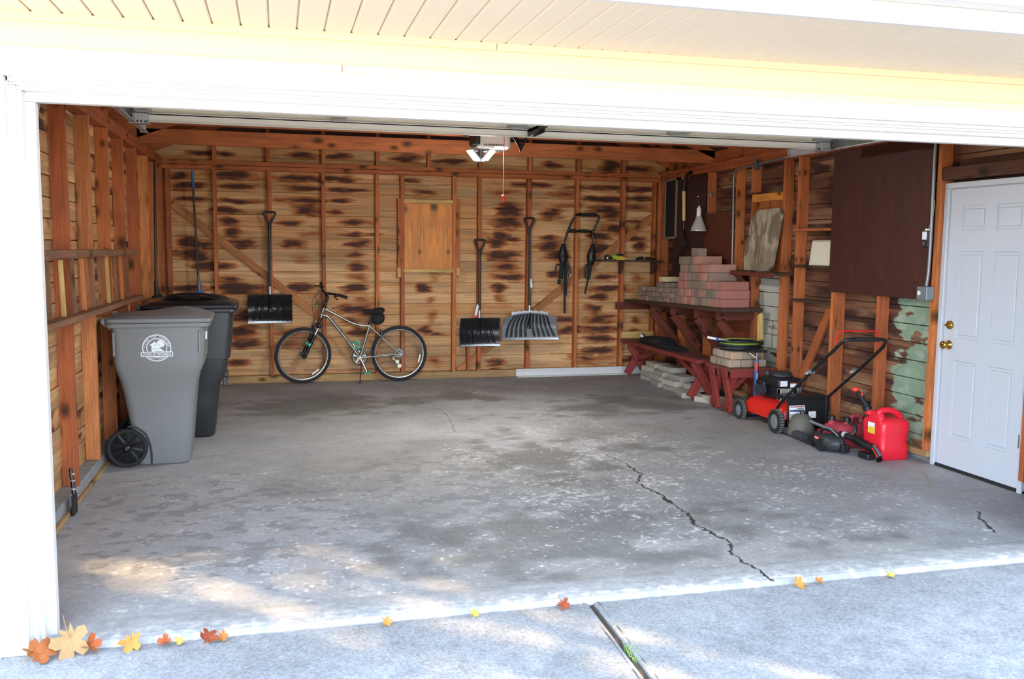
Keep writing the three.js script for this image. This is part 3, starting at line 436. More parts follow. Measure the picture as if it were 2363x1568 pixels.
function cart(label, pos, ry, o) {
  const t = thing('wheeled_cart', label, 'trash cart', pos, ry), S = o.sections; // sections: [y, xBack, xFront, halfWidth, radius]
  const rings = S.map(([y, a, b, hw, r]) => rrect(a, b, -hw, hw, y, r)); part('body', loft(rings), o.body, t);
  const T = S[S.length - 1], [yt, xa, xb, hw] = T;
  part('rim', loft([rrect(xa - 0.022, xb + 0.026, -hw - 0.022, hw + 0.022, yt - 0.03, 0.05), rrect(xa - 0.026, xb + 0.03, -hw - 0.026, hw + 0.026, yt - 0.024, 0.05), rrect(xa - 0.026, xb + 0.03, -hw - 0.026, hw + 0.026, yt - 0.002, 0.05), rrect(xa - 0.016, xb + 0.02, -hw - 0.016, hw + 0.016, yt + 0.004, 0.05)]), o.body, t);
  const dome = (x, z) => { const u = (x - xa) / (xb - xa), w = Math.abs(z) / hw; return o.dome(u, w); }, Y = (d) => (x, z) => yt + d + dome(x, z);
  const lid = part('lid', loft([rrect(xa - 0.03, xb + 0.036, -hw - 0.03, hw + 0.03, yt + 0.004, 0.055), rrect(xa - 0.032, xb + 0.04, -hw - 0.034, hw + 0.034, yt + 0.012, 0.055), rrect(xa - 0.03, xb + 0.036, -hw - 0.03, hw + 0.03, yt + 0.030, 0.055), ...[0.94, 0.86, 0.7, 0.5, 0.25].map((k, i) => { const cx = (xa + xb) / 2, lx = (xb - xa) / 2 + 0.02, q = rrect(cx - lx * k, cx + lx * k, -hw * k, hw * k, 0, 0.05 * k); for (const p of q) p.y = yt + 0.032 + dome(p.x, p.z); return q; })]), o.lid, t);
  for (const z of o.ribs || []) part('lid_rib', surf(20, 2, (u, v) => { const x = lerp(xa + 0.1, xb - 0.04, u); return V(x, yt + 0.032 + dome(x, z) + 0.012 * Math.sin(v * Math.PI) * Math.sin(Math.min(1, u * 8, (1 - u) * 8) * 1.57), z - (v - 0.5) * 0.06); }, 0.004), o.lid, lid);
  // handle: a bar between two ears behind the rim
  const hx = xa - 0.042, hy = yt + 0.012, ears = []; for (const s of [-1, 1]) ears.push(turn(ext([[xa + 0.07, yt - 0.055], [xa + 0.07, yt + 0.03], [hx - 0.02, hy + 0.024], [hx - 0.026, hy], [hx - 0.015, hy - 0.022], [xa - 0.005, yt - 0.05]], 0.035, 0.004), 0, 0, 0).translate(0, 0, s * (hw - 0.07) - 0.0175));
  part('handle', [cyl(V(hx, hy, -hw + 0.02), V(hx, hy, hw - 0.02), 0.016, 0.016, 14), ...ears], o.body, t);
  for (const s of [-1, 1]) { const w = wheel(o.wr, 0.055, o.wx, o.wr, s * (o.wz), t, 10); part('axle_cap', disc(V(o.wx, o.wr, s * (o.wz + 0.03)), V(0, 0, 1), 0.014, 0.012, 12), M.charcoal, w); }
  part('axle', cyl(V(o.wx, o.wr, -o.wz), V(o.wx, o.wr, o.wz), 0.01), M.galvDark, t);
  return { t, hw, yt, xa, xb };
}
{
  const A = cart('grey wheeled trash cart with white round emblem on its side', [-0.108, 0, 3.63], 0.025, { body: M.cartGrey, lid: M.cartGrey, wr: 0.138, wx: -0.262, wz: 0.262, ribs: [],
    sections: [[0.004, -0.195, 0.145, 0.235, 0.05], [0.02, -0.205, 0.155, 0.245, 0.055], [0.30, -0.245, 0.18, 0.262, 0.06], [0.55, -0.285, 0.205, 0.282, 0.065], [0.62, -0.30, 0.22, 0.30, 0.065], [0.70, -0.322, 0.255, 0.318, 0.06], [0.75, -0.33, 0.268, 0.322, 0.055], [1.03, -0.342, 0.285, 0.335, 0.055]],
    dome: (u, w) => (0.010 + 0.034 * sst(0, 0.7, u) * (1 - sst(0.86, 1.04, u))) * (1 - 0.35 * w * w) + 0.014 * sst(0.5, 0.58, u) * (1 - sst(0.75, 0.9, u)) * (1 - sst(0.55, 0.7, w)) });
  // wheel housing: a dark arch groove beside each wheel
  for (const s of [-1, 1]) part('wheel_arch', tube([V(-0.105, 0.01, s * 0.243), V(-0.108, 0.12, s * 0.251), V(-0.14, 0.23, s * 0.258), V(-0.21, 0.285, s * 0.262), V(-0.255, 0.29, s * 0.263)], 0.008, 24, 6), M.charcoal, A.t);
  for (const [x, y0, y1] of [[-0.318, 0.80, 0.97], [0.245, 0.82, 0.97]]) part('side_rib', b2(x - 0.008, x + 0.008, y0, y1, 0.322, 0.343, 0.005), M.cartGrey, A.t);
  part('serial_tag', b2(0.276, 0.289, 0.90, 0.955, 0.16, 0.20, 0.002), M.paper, A.t);
  // emblem printed on the near side
  const c = document.createElement('canvas'); c.width = c.height = 512; const x = c.getContext('2d'); x.clearRect(0, 0, 512, 512); x.strokeStyle = x.fillStyle = '#eef2f0'; x.lineWidth = 14;
  x.beginPath(); x.arc(256, 250, 208, 0, Math.PI * 2); x.stroke(); x.lineWidth = 11; x.beginPath(); x.arc(256, 250, 148, 0, Math.PI * 2); x.stroke();
  const arc = (s, r, a0, a1, up, size) => { x.font = `bold ${size}px serif`; x.textAlign = 'center'; x.textBaseline = 'middle'; for (let i = 0; i < s.length; i++) { const a = lerp(a0, a1, i / (s.length - 1)); x.save(); x.translate(256 + Math.cos(a) * r, 250 + Math.sin(a) * r); x.rotate(up ? a + Math.PI / 2 : a - Math.PI / 2); x.fillText(s[i], 0, 0); x.restore(); } };
  arc('CITY OF CUDAHY', 178, -Math.PI * 0.95, -Math.PI * 0.05, true, 46); arc('EST. 1906', 178, Math.PI * 0.70, Math.PI * 0.30, false, 40);
  // house and tree in the middle
  x.beginPath(); x.moveTo(145, 205); x.lineTo(224, 150); x.lineTo(262, 178); x.lineTo(256, 160); x.quadraticCurveTo(300, 100, 340, 140); x.quadraticCurveTo(385, 180, 362, 222); x.quadraticCurveTo(330, 248, 302, 232); x.lineTo(318, 268); x.quadraticCurveTo(360, 290, 356, 308); x.quadraticCurveTo(270, 290, 190, 312); x.quadraticCurveTo(165, 290, 178, 270); x.lineTo(176, 215); x.closePath(); x.fill();
  x.fillStyle = '#7d7d7c'; x.fillRect(222, 196, 16, 16); x.lineWidth = 5; x.strokeStyle = '#7d7d7c'; x.beginPath(); x.moveTo(178, 270); x.quadraticCurveTo(240, 250, 318, 268); x.stroke(); x.beginPath(); x.moveTo(262, 178); x.lineTo(306, 222); x.stroke();
  // banner
  x.clearRect(28, 318, 456, 66); x.strokeStyle = x.fillStyle = '#eef2f0'; x.lineWidth = 13; x.beginPath(); x.roundRect ? x.roundRect(24, 316, 464, 68, 16) : x.rect(24, 316, 464, 68); x.stroke(); x.font = 'bold 52px serif'; x.textAlign = 'center'; x.textBaseline = 'middle'; x.fillText('PUBLIC WORKS', 256, 352, 420);
  const et = new THREE.CanvasTexture(c); et.colorSpace = THREE.SRGBColorSpace; const em = new THREE.MeshStandardMaterial({ map: et, transparent: true, alphaTest: 0.35, roughness: 0.5 });
  const e = part('emblem', new THREE.PlaneGeometry(0.228, 0.228).rotateX(0.046).translate(-0.04, 0.852, 0.3285), em, A.t, 'white printed emblem reading City of Cudahy Public Works');
}
{
  const B = cart('black wheeled trash cart with glossy ribbed lid, half hidden behind the grey one', [0.005, 0, 2.74], 0.03, { body: M.cartBlack, lid: mat(0x1d1f20, 0.25), wr: 0.13, wx: -0.28, wz: 0.25, ribs: [0.2, 0, -0.2],
    sections: [[0.004, -0.19, 0.145, 0.22, 0.06], [0.02, -0.20, 0.155, 0.23, 0.065], [0.30, -0.24, 0.185, 0.255, 0.07], [0.43, -0.265, 0.20, 0.268, 0.07], [0.56, -0.30, 0.262, 0.29, 0.055], [0.655, -0.32, 0.272, 0.296, 0.05], [0.66, -0.325, 0.288, 0.312, 0.05], [1.065, -0.35, 0.325, 0.335, 0.05]],
    dome: (u, w) => 0.012 + 0.062 * Math.sin(Math.PI * Math.min(1, Math.max(0, u * 0.9 + 0.05))) * (1 - 0.6 * w * w) });
  for (const s of [-1, 1]) part('side_rail', b2(0.225, 0.262, 0.42, 0.50, s * 0.2 - 0.03, s * 0.2 + 0.03, 0.01), M.cartBlack, B.t);
  part('grab_bar', cyl(V(0.236, 0.455, -0.2), V(0.236, 0.455, 0.22), 0.014), M.galvDark, B.t, 'grey metal lift bar');
}
// ---------------------------------------------------------------- bicycle against the back wall (world x, y; the plane of the frame at z = 0.13)
{
  const t = thing('bicycle', 'silver bicycle with black saddle bag and teal bottle cage leaning by the back wall', 'bicycle', [0, 0, 0.145]);
  const Q = (x, y, z = 0) => V(x, y, z), R = 0.326, axR = Q(2.055, R + 0.004), axF = Q(0.955, R + 0.004), HT = Q(1.195, 0.868), HB = Q(1.158, 0.762), BB = Q(1.60, 0.288), ST = Q(1.712, 0.655);
  const fm = mat(0x8e8b80, 0.28, { metalness: 0.7 });
  part('frame', [cyl(HB, HT, 0.019, 0.019, 16), tube([HT.clone().add(V(0.012, -0.01, 0)), Q(1.36, 0.775), Q(1.50, 0.70), Q(1.60, 0.667), ST], 0.0145, 30, 10), tube([HB.clone().add(V(0.008, 0.03, 0)), Q(1.225, 0.775), Q(1.27, 0.735), Q(1.40, 0.565), BB], 0.0185, 30, 10), cyl(ST.clone().add(V(0.006, 0.03, 0)), BB, 0.0155, 0.0155, 12), disc(BB, V(0, 0, 1), 0.022, 0.075, 16),
    ...[-1, 1].flatMap((s) => [cyl(ST.clone().add(V(0, 0, s * 0.014)), axR.clone().add(V(0, 0, s * 0.065)), 0.0085), cyl(BB.clone().add(V(0, 0, s * 0.03)), axR.clone().add(V(0, 0, s * 0.066)), 0.010), disc(axR.clone().add(V(0, 0, s * 0.066)), V(0, 0, 1), 0.018, 0.006)])], fm, t);
  const tyre = (n) => new THREE.TorusGeometry(R - 0.0215, 0.0215, 12, 64).toNonIndexed(), rim = () => { const g = lathe([[R - 0.053, -0.009], [R - 0.040, -0.0115], [R - 0.037, -0.010], [R - 0.037, 0.010], [R - 0.040, 0.0115], [R - 0.053, 0.009], [R - 0.057, 0], [R - 0.053, -0.009]], 64); return turn(g, Math.PI / 2); };
  const I4 = new THREE.Matrix4(), fpart = (X, name, g, m, parent, label) => part(name, merge([g].flat()).applyMatrix4(X), m, parent, label);
  const wheelset = (name, X, c, refl) => {
    const tm = fpart(X, name, tyre().translate(c.x, c.y, c.z), M.rubber, t, 'black tyre wheel with silver rim');
    fpart(X, 'rim', rim().translate(c.x, c.y, c.z), M.steelBar, tm);
    const sp = []; for (let k = 0; k < 32; k++) { const a = k / 32 * Math.PI * 2, b = a + (k % 4 < 2 ? 0.5 : -0.5), z = k % 2 ? 0.028 : -0.028; sp.push(cyl(V(c.x + Math.cos(b) * 0.018, c.y + Math.sin(b) * 0.018, c.z + z), V(c.x + Math.cos(a) * (R - 0.057), c.y + Math.sin(a) * (R - 0.057), c.z), 0.0011, 0.0011, 4)); }
    fpart(X, 'spokes', sp, M.galvDark, tm); fpart(X, 'hub', [disc(c, V(0, 0, 1), 0.016, 0.07), disc(c.clone().add(V(0, 0, 0.03)), V(0, 0, 1), 0.025, 0.004), disc(c.clone().add(V(0, 0, -0.03)), V(0, 0, 1), 0.025, 0.004)], M.black, tm);
    const rf = turn(box(0.016, 0.10, 0.01, 0.245, 0, 0, 0.003), 0, 0, refl).translate(c.x, c.y, c.z); fpart(X, 'reflector', rf, mat(0xf4f6f6, 0.3), tm, 'white spoke reflector'); return tm;
  };
  wheelset('rear_wheel', I4, axR, -0.25);
  // front end, steered towards the camera
  const sa = V(HT.x - HB.x, HT.y - HB.y, 0).normalize(), f = t, FM = new THREE.Matrix4().compose(HB, new THREE.Quaternion().setFromAxisAngle(sa, 0.22), V(1, 1, 1)), fp = (...a) => fpart(FM, ...a);
  const L = (v) => v.clone().sub(HB), CR = HB.clone().addScaledVector(sa, -0.10), ax = L(axF);
  const fork = fp('fork', [cyl(L(CR), V(0, 0, 0), 0.016), box(0.05, 0.05, 0.15, L(CR).x, L(CR).y, 0, 0.015), ...[-1, 1].flatMap((s) => { const top = L(CR).add(V(0, 0, s * 0.056)), d = ax.clone().add(V(0.0, 0, s * 0.056)); return [cyl(top.clone().lerp(d, 0.28), d.clone().add(V(0.006, -0.01, 0)), 0.021, 0.018, 12), disc(d, V(0, 0, 1), 0.028, 0.02, 14)]; })], M.blackGloss, f);
  for (const s of [-1, 1]) { const top = L(CR).add(V(0, 0, s * 0.056)), d = ax.clone().add(V(0, 0, s * 0.056)), p = L(CR).lerp(ax, 0.12).add(V(-0.03, 0, s * 0.04)); fp('stanchion', cyl(top, top.clone().lerp(d, 0.3), 0.013), M.chrome, fork); fp('brake', box(0.02, 0.1, 0.018, p.x, p.y, p.z, 0.004), M.black, fork); }
  for (const s of [-1, 1]) { const d = L(CR).lerp(ax, 0.66).add(V(0.0, 0, s * 0.056)); fp('fork_decal', cyl(d, d.clone().add(V(0.012, 0.03, 0)), 0.0208, 0.0212, 12), M.teal, fork); }
  wheelset('front_wheel', FM, ax, -0.95);
  const stemT = L(HT).addScaledVector(sa, 0.135), bar = stemT.clone().add(V(-0.03, 0.05, 0)); fp('stem', [cyl(L(HT), stemT, 0.0165), ...[0.01, 0.03, 0.05].map((k) => disc(L(HT).addScaledVector(sa, k), sa, 0.021, 0.008, 16)), cyl(stemT, bar, 0.018)], M.black, f);
  const BX = FM.clone().multiply(new THREE.Matrix4().makeTranslation(bar.x, bar.y, 0)).multiply(new THREE.Matrix4().makeRotationAxis(sa, 0.26)).multiply(new THREE.Matrix4().makeRotationX(0.10)).multiply(new THREE.Matrix4().makeTranslation(-bar.x, -bar.y, 0)), bp = (...a) => fpart(BX, ...a);
  const hb = bp('handlebar', tube([bar.clone().add(V(0.10, 0.03, 0.30)), bar.clone().add(V(0.045, 0.028, 0.18)), bar.clone().add(V(0, 0.01, 0.06)), bar, bar.clone().add(V(0, 0.01, -0.06)), bar.clone().add(V(0.045, 0.028, -0.18)), bar.clone().add(V(0.10, 0.03, -0.30))], 0.0125, 40, 10), M.black, f);
  for (const s of [-1, 1]) { const a = bar.clone().add(V(0.105, 0.03, s * 0.315)), b = bar.clone().add(V(0.058, 0.03, s * 0.20)); bp('grip', cyl(a, b, 0.019, 0.016), M.blackRough, hb); bp('brake_lever', [tube([b, b.clone().add(V(-0.055, -0.012, s * 0.0)), b.clone().add(V(-0.05, -0.03, s * 0.08))], 0.007, 14, 6), box(0.04, 0.03, 0.05, b.x - 0.012, b.y - 0.012, b.z - s * 0.03, 0.01)], M.black, hb); bp('bar_end', ball(0.013, a), M.galvDark, hb); }
  fp('cables', [-1, 1].flatMap((s) => [tube([bar.clone().add(V(0.0, 0.02, s * 0.14)), bar.clone().add(V(-0.12, -0.09, s * 0.1)), bar.clone().add(V(-0.13, -0.24, s * 0.04)), L(CR).add(V(-0.05, 0.02, s * 0.02))], 0.0022, 24, 5), tube([bar.clone().add(V(0.0, 0.02, s * 0.12)), bar.clone().add(V(-0.06, -0.13, s * 0.06)), L(HB).add(V(0.02, 0.02, s * 0.02))], 0.0022, 20, 5)]), M.black, f);
  // saddle, post, bag
  part('seatpost', [cyl(ST, Q(1.735, 0.79), 0.0125), disc(ST.clone().add(V(0.005, 0.03, 0)), V(ST.x - BB.x, ST.y - BB.y, 0).normalize(), 0.021, 0.02)], M.black, t);
  const sd = []; for (const [x, w, y, h] of [[1.632, 0.008, 0.822, 0.012], [1.645, 0.02, 0.818, 0.036], [1.69, 0.030, 0.812, 0.055], [1.745, 0.048, 0.806, 0.072], [1.80, 0.084, 0.812, 0.088], [1.85, 0.092, 0.820, 0.085], [1.876, 0.07, 0.826, 0.05], [1.886, 0.04, 0.83, 0.016]]) { const q = []; for (let i = 0; i < 14; i++) { const a = i / 14 * Math.PI * 2; q.push(V(x, y + Math.sin(a) * h * 0.5 + 0.012, Math.cos(a) * w)); } sd.push(q); } part('saddle', loft(sd, true, true, 1.2), M.blackRough, t);
  part('saddle_bag', loft([[1.735, 0.03, 0.75, 0.02], [1.745, 0.04, 0.74, 0.05], [1.79, 0.05, 0.735, 0.066], [1.85, 0.055, 0.74, 0.062], [1.875, 0.045, 0.75, 0.045], [1.885, 0.02, 0.755, 0.02]].map(([x, w, y, h]) => { const q = []; for (let i = 0; i < 16; i++) { const a = i / 16 * Math.PI * 2; q.push(V(x, y + Math.sin(a) * h, Math.cos(a) * w)); } return q; }), true, true, 1.2), M.blackRough, t);
  // drive train
  const cr = part('crankset', [turn(torus(0.078, 0.004, 40, 6)).translate(BB.x, BB.y, -0.05), disc(Q(BB.x, BB.y, -0.05), V(0, 0, 1), 0.03, 0.012), ...[0, 1, 2, 3, 4].map((k) => turn(box(0.014, 0.06, 0.006, 0, 0.045, 0), 0, 0, k * 1.2566).translate(BB.x, BB.y, -0.05)), cyl(Q(BB.x, BB.y, 0.05), Q(1.672, 0.13, 0.07), 0.012, 0.010), cyl(Q(BB.x, BB.y, -0.06), Q(1.528, 0.446, -0.085), 0.012, 0.010), cyl(Q(BB.x, BB.y, -0.06), Q(BB.x, BB.y, 0.055), 0.012)], M.chrome, t);
  part('chain_guard', turn(lathe([[0.083, -0.006], [0.092, -0.006], [0.092, 0.006], [0.083, 0.006], [0.083, -0.006]], 40), Math.PI / 2).translate(BB.x, BB.y, -0.052), M.black, cr); part('pedal', box(0.09, 0.022, 0.06, 1.672, 0.125, 0.115, 0.004), mat(0x1e8a6e, 0.4), cr, 'teal pedal'); part('pedal', box(0.09, 0.022, 0.06, 1.528, 0.45, -0.13, 0.004), mat(0x1e8a6e, 0.4), cr);
  part('chain', tube([Q(BB.x, BB.y + 0.08, -0.052), Q(axR.x, axR.y + 0.035, -0.045), Q(axR.x + 0.035, axR.y, -0.045), Q(2.05, 0.2, -0.05), Q(BB.x, BB.y - 0.08, -0.052), Q(BB.x - 0.08, BB.y, -0.052)], 0.004, 50, 5, true, 0.1), M.galvDark, t);
  part('cassette', [0.05, 0.043, 0.036, 0.03].map((r, i) => disc(Q(axR.x, axR.y, -0.036 - i * 0.006), V(0, 0, 1), r, 0.003, 20)), M.galvDark, t);
  part('derailleur', [tube([Q(axR.x - 0.01, axR.y - 0.02, -0.075), Q(1.99, 0.265, -0.085), Q(2.03, 0.235, -0.08)], 0.013, 16, 8), disc(Q(2.04, 0.225, -0.062), V(0, 0, 1), 0.022, 0.012), disc(Q(2.065, 0.175, -0.062), V(0, 0, 1), 0.024, 0.012), cyl(Q(2.04, 0.225, -0.07), Q(2.065, 0.175, -0.07), 0.012)], mat(0xd8d0b0, 0.35, { metalness: 0.5 }), t, 'silver rear derailleur');
  for (const s of [-1, 1]) part('rear_brake', box(0.02, 0.09, 0.018, 1.845, 0.565, s * 0.045, 0.004), M.black, t); part('kickstand', cyl(Q(1.615, 0.262, 0.045), Q(1.585, -0.001, 0.135), 0.008, 0.006), M.black, t);
  part('bottle_cage', [tube([Q(1.445, 0.52, 0.0), Q(1.545, 0.395, 0.0), Q(1.575, 0.40, 0.03), Q(1.60, 0.43, 0.033), Q(1.555, 0.51, 0.03)], 0.005, 30, 6), tube([Q(1.445, 0.525, 0), Q(1.545, 0.40, 0), Q(1.575, 0.405, -0.03), Q(1.60, 0.435, -0.033), Q(1.555, 0.515, -0.03)], 0.005, 30, 6), turn(torus(0.034, 0.005, 24, 6), 0, 0.4, 0).translate(1.575, 0.455, 0)], M.teal, t, 'teal bottle cage');
}
// ---------------------------------------------------------------- snow shovels hung on the studs of the back wall
function shovel(label, x, yTop, yBl, w, h, tilt, o = {}) { // yTop: top of grip, yBl: top of blade
  const t = thing('snow_shovel', label, 'shovel', [x, yTop, 0.0], 0, undefined), by = yBl - yTop; t.rotation.z = tilt; // hangs from its grip
  const sx = o.sx || 0;
  const bm = o.mat || mat(0x1c1d1f, 0.34), gr = [V(-0.055, -0.018, 0.045), V(0, -0.014, 0.045), V(0.055, -0.018, 0.045), V(0.062, -0.035, 0.045), V(0.03, -0.105, 0.045), V(0.012, -0.14, 0.045), V(0, -0.15, 0.045), V(-0.012, -0.14, 0.045), V(-0.03, -0.105, 0.045), V(-0.062, -0.035, 0.045)];
  part('grip', [tube(gr, 0.0125, 60, 10, true), cyl(V(0, -0.14, 0.045), V(0, -0.21, 0.046), 0.02, 0.018)], M.black, t);
  part('shaft', cyl(V(0, -0.19, 0.046), V(sx, by - (o.bare || 0.0), 0.055), 0.0155, 0.0155, 14), M.charcoal, t); part('ferrule', cyl(V(sx * 0.9, by + 0.09, 0.054), V(sx, by - 0.07, 0.06), 0.0165, 0.0165, 14), M.galv, t, 'bare metal end of the shaft');
  // blade: scooped sheet, hollow towards the room
  const F = (u, v) => { const X = (u - 0.5) * w * (o.taper ? lerp(0.94, 1.02, v) : 1), s = 1 - v, cv = 0.075 * Math.pow(s, 2.2); return V(X + sx, by - h * v - (o.crown || 0) * Math.pow(Math.abs(u - 0.5) * 2, 2) * s * s, 0.012 + 0.075 * Math.sin(v * Math.PI * 0.55) + cv * 1.1 - 0.06 * Math.pow(Math.sin(v * Math.PI), 2) + 0.03 * Math.pow(Math.abs(u - 0.5) * 2, 2.5)); };
  const bl = part('blade', surf(32, 18, (u, v) => F(u, 1 - v), 0.006), bm, t);
  for (const k of o.ribs) part('blade_rib', surf(3, 22, (u, v) => { const vv = 0.04 + 0.86 * (1 - v), c = 0.5 + k * lerp(o.fan || 0.45, 1, Math.pow(vv, 0.6)), p = F(c + (u - 0.5) * 0.034 / w, vv); p.z += 0.011 * Math.sin(u * Math.PI) + 0.0015; return p; }, 0.003), o.ribMat || bm, bl);
  part('socket', surf(6, 8, (u, v) => { const p = F(0.5 + (u - 0.5) * lerp(0.12, 0.05, v) * (0.5 / w), 0.62 * (1 - v)); p.z += 0.034 * Math.sin(u * Math.PI) * (0.35 + 0.65 * v); return p; }, 0.004), M.black, bl);
  const e = F(0.5, 1); part('wear_strip', surf(24, 1, (u, v) => { const p = F(u, 1); return V(p.x, p.y - 0.004 + v * 0.022, p.z + 0.009); }, 0.006), M.galv, t, 'bright metal wear strip');
  const rv = []; for (let i = 0; i < 9; i++) { const p = F((i + 0.5) / 9, 0.93); rv.push(ball(0.005, V(p.x, p.y, p.z + 0.004), 1, 1, 0.5, 8)); } part('rivets', rv, M.galv, bl).userData.kind = 'stuff';
  return t;
}
shovel('black snow shovel hanging on the stud to the left of the bicycle', 0.610, 1.965, 1.022, 0.485, 0.32, 0.0, { sx: -0.01, ribs: [-0.38, -0.22, 0.22, 0.38] });
{ const t = shovel('short black snow shovel with a white and red tag, nearest the boarded window', 3.035, 1.682, 0.732, 0.485, 0.335, 0.0, { sx: 0.0, ribs: [-0.38, -0.22, 0.22, 0.38] });
  part('paper_tag', turn(ext([[0, 0], [0.03, 0], [0.055, 0.12], [0.045, 0.14], [0.03, 0.14]], 0.002), 0, 0, 0).translate(-0.065, -0.93, 0.06), M.paper, t, 'white paper tag'); part('tag_foot', box(0.045, 0.03, 0.004, -0.045, -0.93, 0.061), M.red, t, 'red end of the tag'); }
{ const t = shovel('wide snow shovel with grey ribbed blade on the back wall', 3.645, 1.95, 0.79, 0.70, 0.325, 0.0, { sx: 0.015, taper: true, crown: 0.06, fan: 0.62, mat: mat(0x7e8084, 0.35), ribMat: M.charcoal, ribs: [-0.44, -0.35, -0.26, -0.17, -0.08, 0.08, 0.17, 0.26, 0.35, 0.44] });
  part('upper_band', surf(24, 3, (u, v) => V((u - 0.5) * 0.46 + 0.015, -1.135 - 0.05 * (1 - v) - 0.02 * Math.pow(Math.abs(u - 0.5) * 2, 2) + 0.006 * Math.sin(u * 40), 0.072), 0.004), M.galv, t, 'bright metal band'); part('paper_tag', turn(ext([[0, 0], [0.035, 0.01], [0.02, 0.1], [0, 0.12]], 0.002), 0, 0, 0).translate(0.015, -0.86, 0.062), M.paper, t, 'white paper tag'); }
// ---------------------------------------------------------------- trunk-mount bicycle rack hung on the back wall
{
  const t = thing('bike_rack', 'black trunk-mount bicycle rack with arms and straps hanging on the back wall', 'bike rack', [0, 0, 0]); const z = 0.06;
  part('upper_frame', tube([V(4.075, 1.44, z), V(4.10, 1.66, z), V(4.135, 1.80, z + 0.02), V(4.20, 1.965, z + 0.06), V(4.25, 1.985, z + 0.06), V(4.45, 1.985, z + 0.06), V(4.505, 1.965, z + 0.06), V(4.50, 1.91, z + 0.05), V(4.445, 1.77, z + 0.02)], 0.0145, 60, 10), M.blackGloss, t);
  part('lower_frame', tube([V(4.13, 1.787, z), V(4.25, 1.785, z + 0.01), V(4.40, 1.785, z + 0.01), V(4.445, 1.765, z), V(4.462, 1.68, z), V(4.455, 1.45, z)], 0.0145, 44, 10), M.blackGloss, t);
  for (const [a, b, r, zz] of [[4.265, 4.475, 0.024, 0.06], [4.15, 4.235, 0.023, 0.01], [4.295, 4.385, 0.023, 0.01]]) { const y = zz > 0.03 ? 1.985 : 1.786; part('foam_pad', cyl(V(a, y, z + zz), V(b, y, z + zz), r, r, 14), M.blackRough, t); }
  for (const [cx, cy, dx] of [[4.07, 1.50, 0], [4.455, 1.50, -0.015]]) {
    const h = part('hub', loft([[0.13, 0.018], [0.10, 0.03], [0.04, 0.05], [-0.02, 0.062], [-0.08, 0.05], [-0.14, 0.03]].map(([y, r]) => { const q = []; for (let i = 0; i < 12; i++) { const a = -i / 12 * Math.PI * 2; q.push(V(cx + Math.cos(a) * r + dx * (1 - y * 7), cy + y, z + 0.02 + Math.sin(a) * r * 0.8)); } return q; }).reverse(), true, true, 0.9), M.black, t);
    part('knob', disc(V(cx - 0.005, cy - 0.02, z + 0.075), V(0, 0, 1), 0.024, 0.02, 14), M.blackGloss, h);
  }
  for (const pts of [[V(4.055, 1.44, z + 0.03), V(4.04, 1.30, z + 0.05), V(4.03, 1.20, z + 0.06)], [V(4.42, 1.44, z + 0.03), V(4.40, 1.28, z + 0.05), V(4.385, 1.20, z + 0.06)]]) part('arm', tube(pts, 0.026, 16, 10), M.blackRough, t);
  part('arm', [tube([V(4.05, 1.36, z + 0.04), V(3.99, 1.38, z + 0.05), V(3.965, 1.33, z + 0.06), V(3.95, 1.24, z + 0.06)], 0.010, 24, 8)], M.black, t); part('arm', [tube([V(4.10, 1.40, z + 0.04), V(4.14, 1.36, z + 0.05), V(4.16, 1.26, z + 0.06)], 0.010, 24, 8)], M.black, t); part('arm', tube([V(4.42, 1.37, z + 0.04), V(4.365, 1.375, z + 0.05), V(4.35, 1.33, z + 0.05), V(4.345, 1.21, z + 0.05)], 0.014, 24, 8), M.black, t);
  part('cradle', [box(0.04, 0.06, 0.04, 4.015, 1.165, z + 0.06, 0.01)], M.blackRough, t); part('lower_bar', cyl(V(4.392, 1.22, z + 0.04), V(4.362, 1.02, z + 0.02), 0.013), M.blackGloss, t); part('hook', tube([V(4.362, 1.02, z + 0.02), V(4.355, 0.97, z + 0.02), V(4.37, 0.95, z + 0.02), V(4.38, 0.99, z + 0.02)], 0.004, 16, 6), M.galvDark, t);
  part('strap', [b2(4.095, 4.122, 0.775, 1.45, z - 0.01, z - 0.005), b2(4.10, 4.13, 1.0, 1.45, z + 0.012, z + 0.017)], M.blackRough, t); part('strap', tube([V(4.14, 1.40, z + 0.03), V(4.13, 1.3, z + 0.04), V(4.14, 1.22, z + 0.04)], 0.006, 12, 5), M.blackRough, t);
}
// ---------------------------------------------------------------- rake, broom and railing in the left corner
{
  const t = thing('leaf_rake', 'blue leaf rake with long pole standing in the back left corner', 'rake', [0, 0, 0]);
  part('pole', cyl(V(-0.195, 2.20, 0.055), V(-0.165, 1.22, 0.075), 0.012), M.charcoal, t); part('grip_end', cyl(V(-0.20, 2.385, 0.05), V(-0.195, 2.20, 0.055), 0.0135), M.blue, t, 'blue pole end'); part('collar', cyl(V(-0.165, 1.24, 0.075), V(-0.155, 1.06, 0.08), 0.014, 0.026), mat(0x5a6470, 0.4), t);
  for (let i = 0; i < 15; i++) { const a = (i - 7) / 7, b = V(-0.155 + a * 0.02, 1.09 - Math.abs(a) * 0.01, 0.08), e = V(-0.15 + a * 0.13, 1.0 - 0.02 * a * a - 0.22 + 0.10 * Math.abs(a), 0.085); part('tine', tube([b, b.clone().lerp(e, 0.4).add(V(a * 0.015, -0.01, 0.01)), e, e.clone().add(V(0, -0.02, 0.03))], 0.0065, 12, 5), M.blue, t); }
  part('tine_web', ext([[-0.02, 0], [0.02, 0], [0.08, -0.09], [0.1, -0.13], [-0.1, -0.13], [-0.08, -0.09]], 0.004).translate(-0.155, 1.09, 0.074), M.blue, t);
}
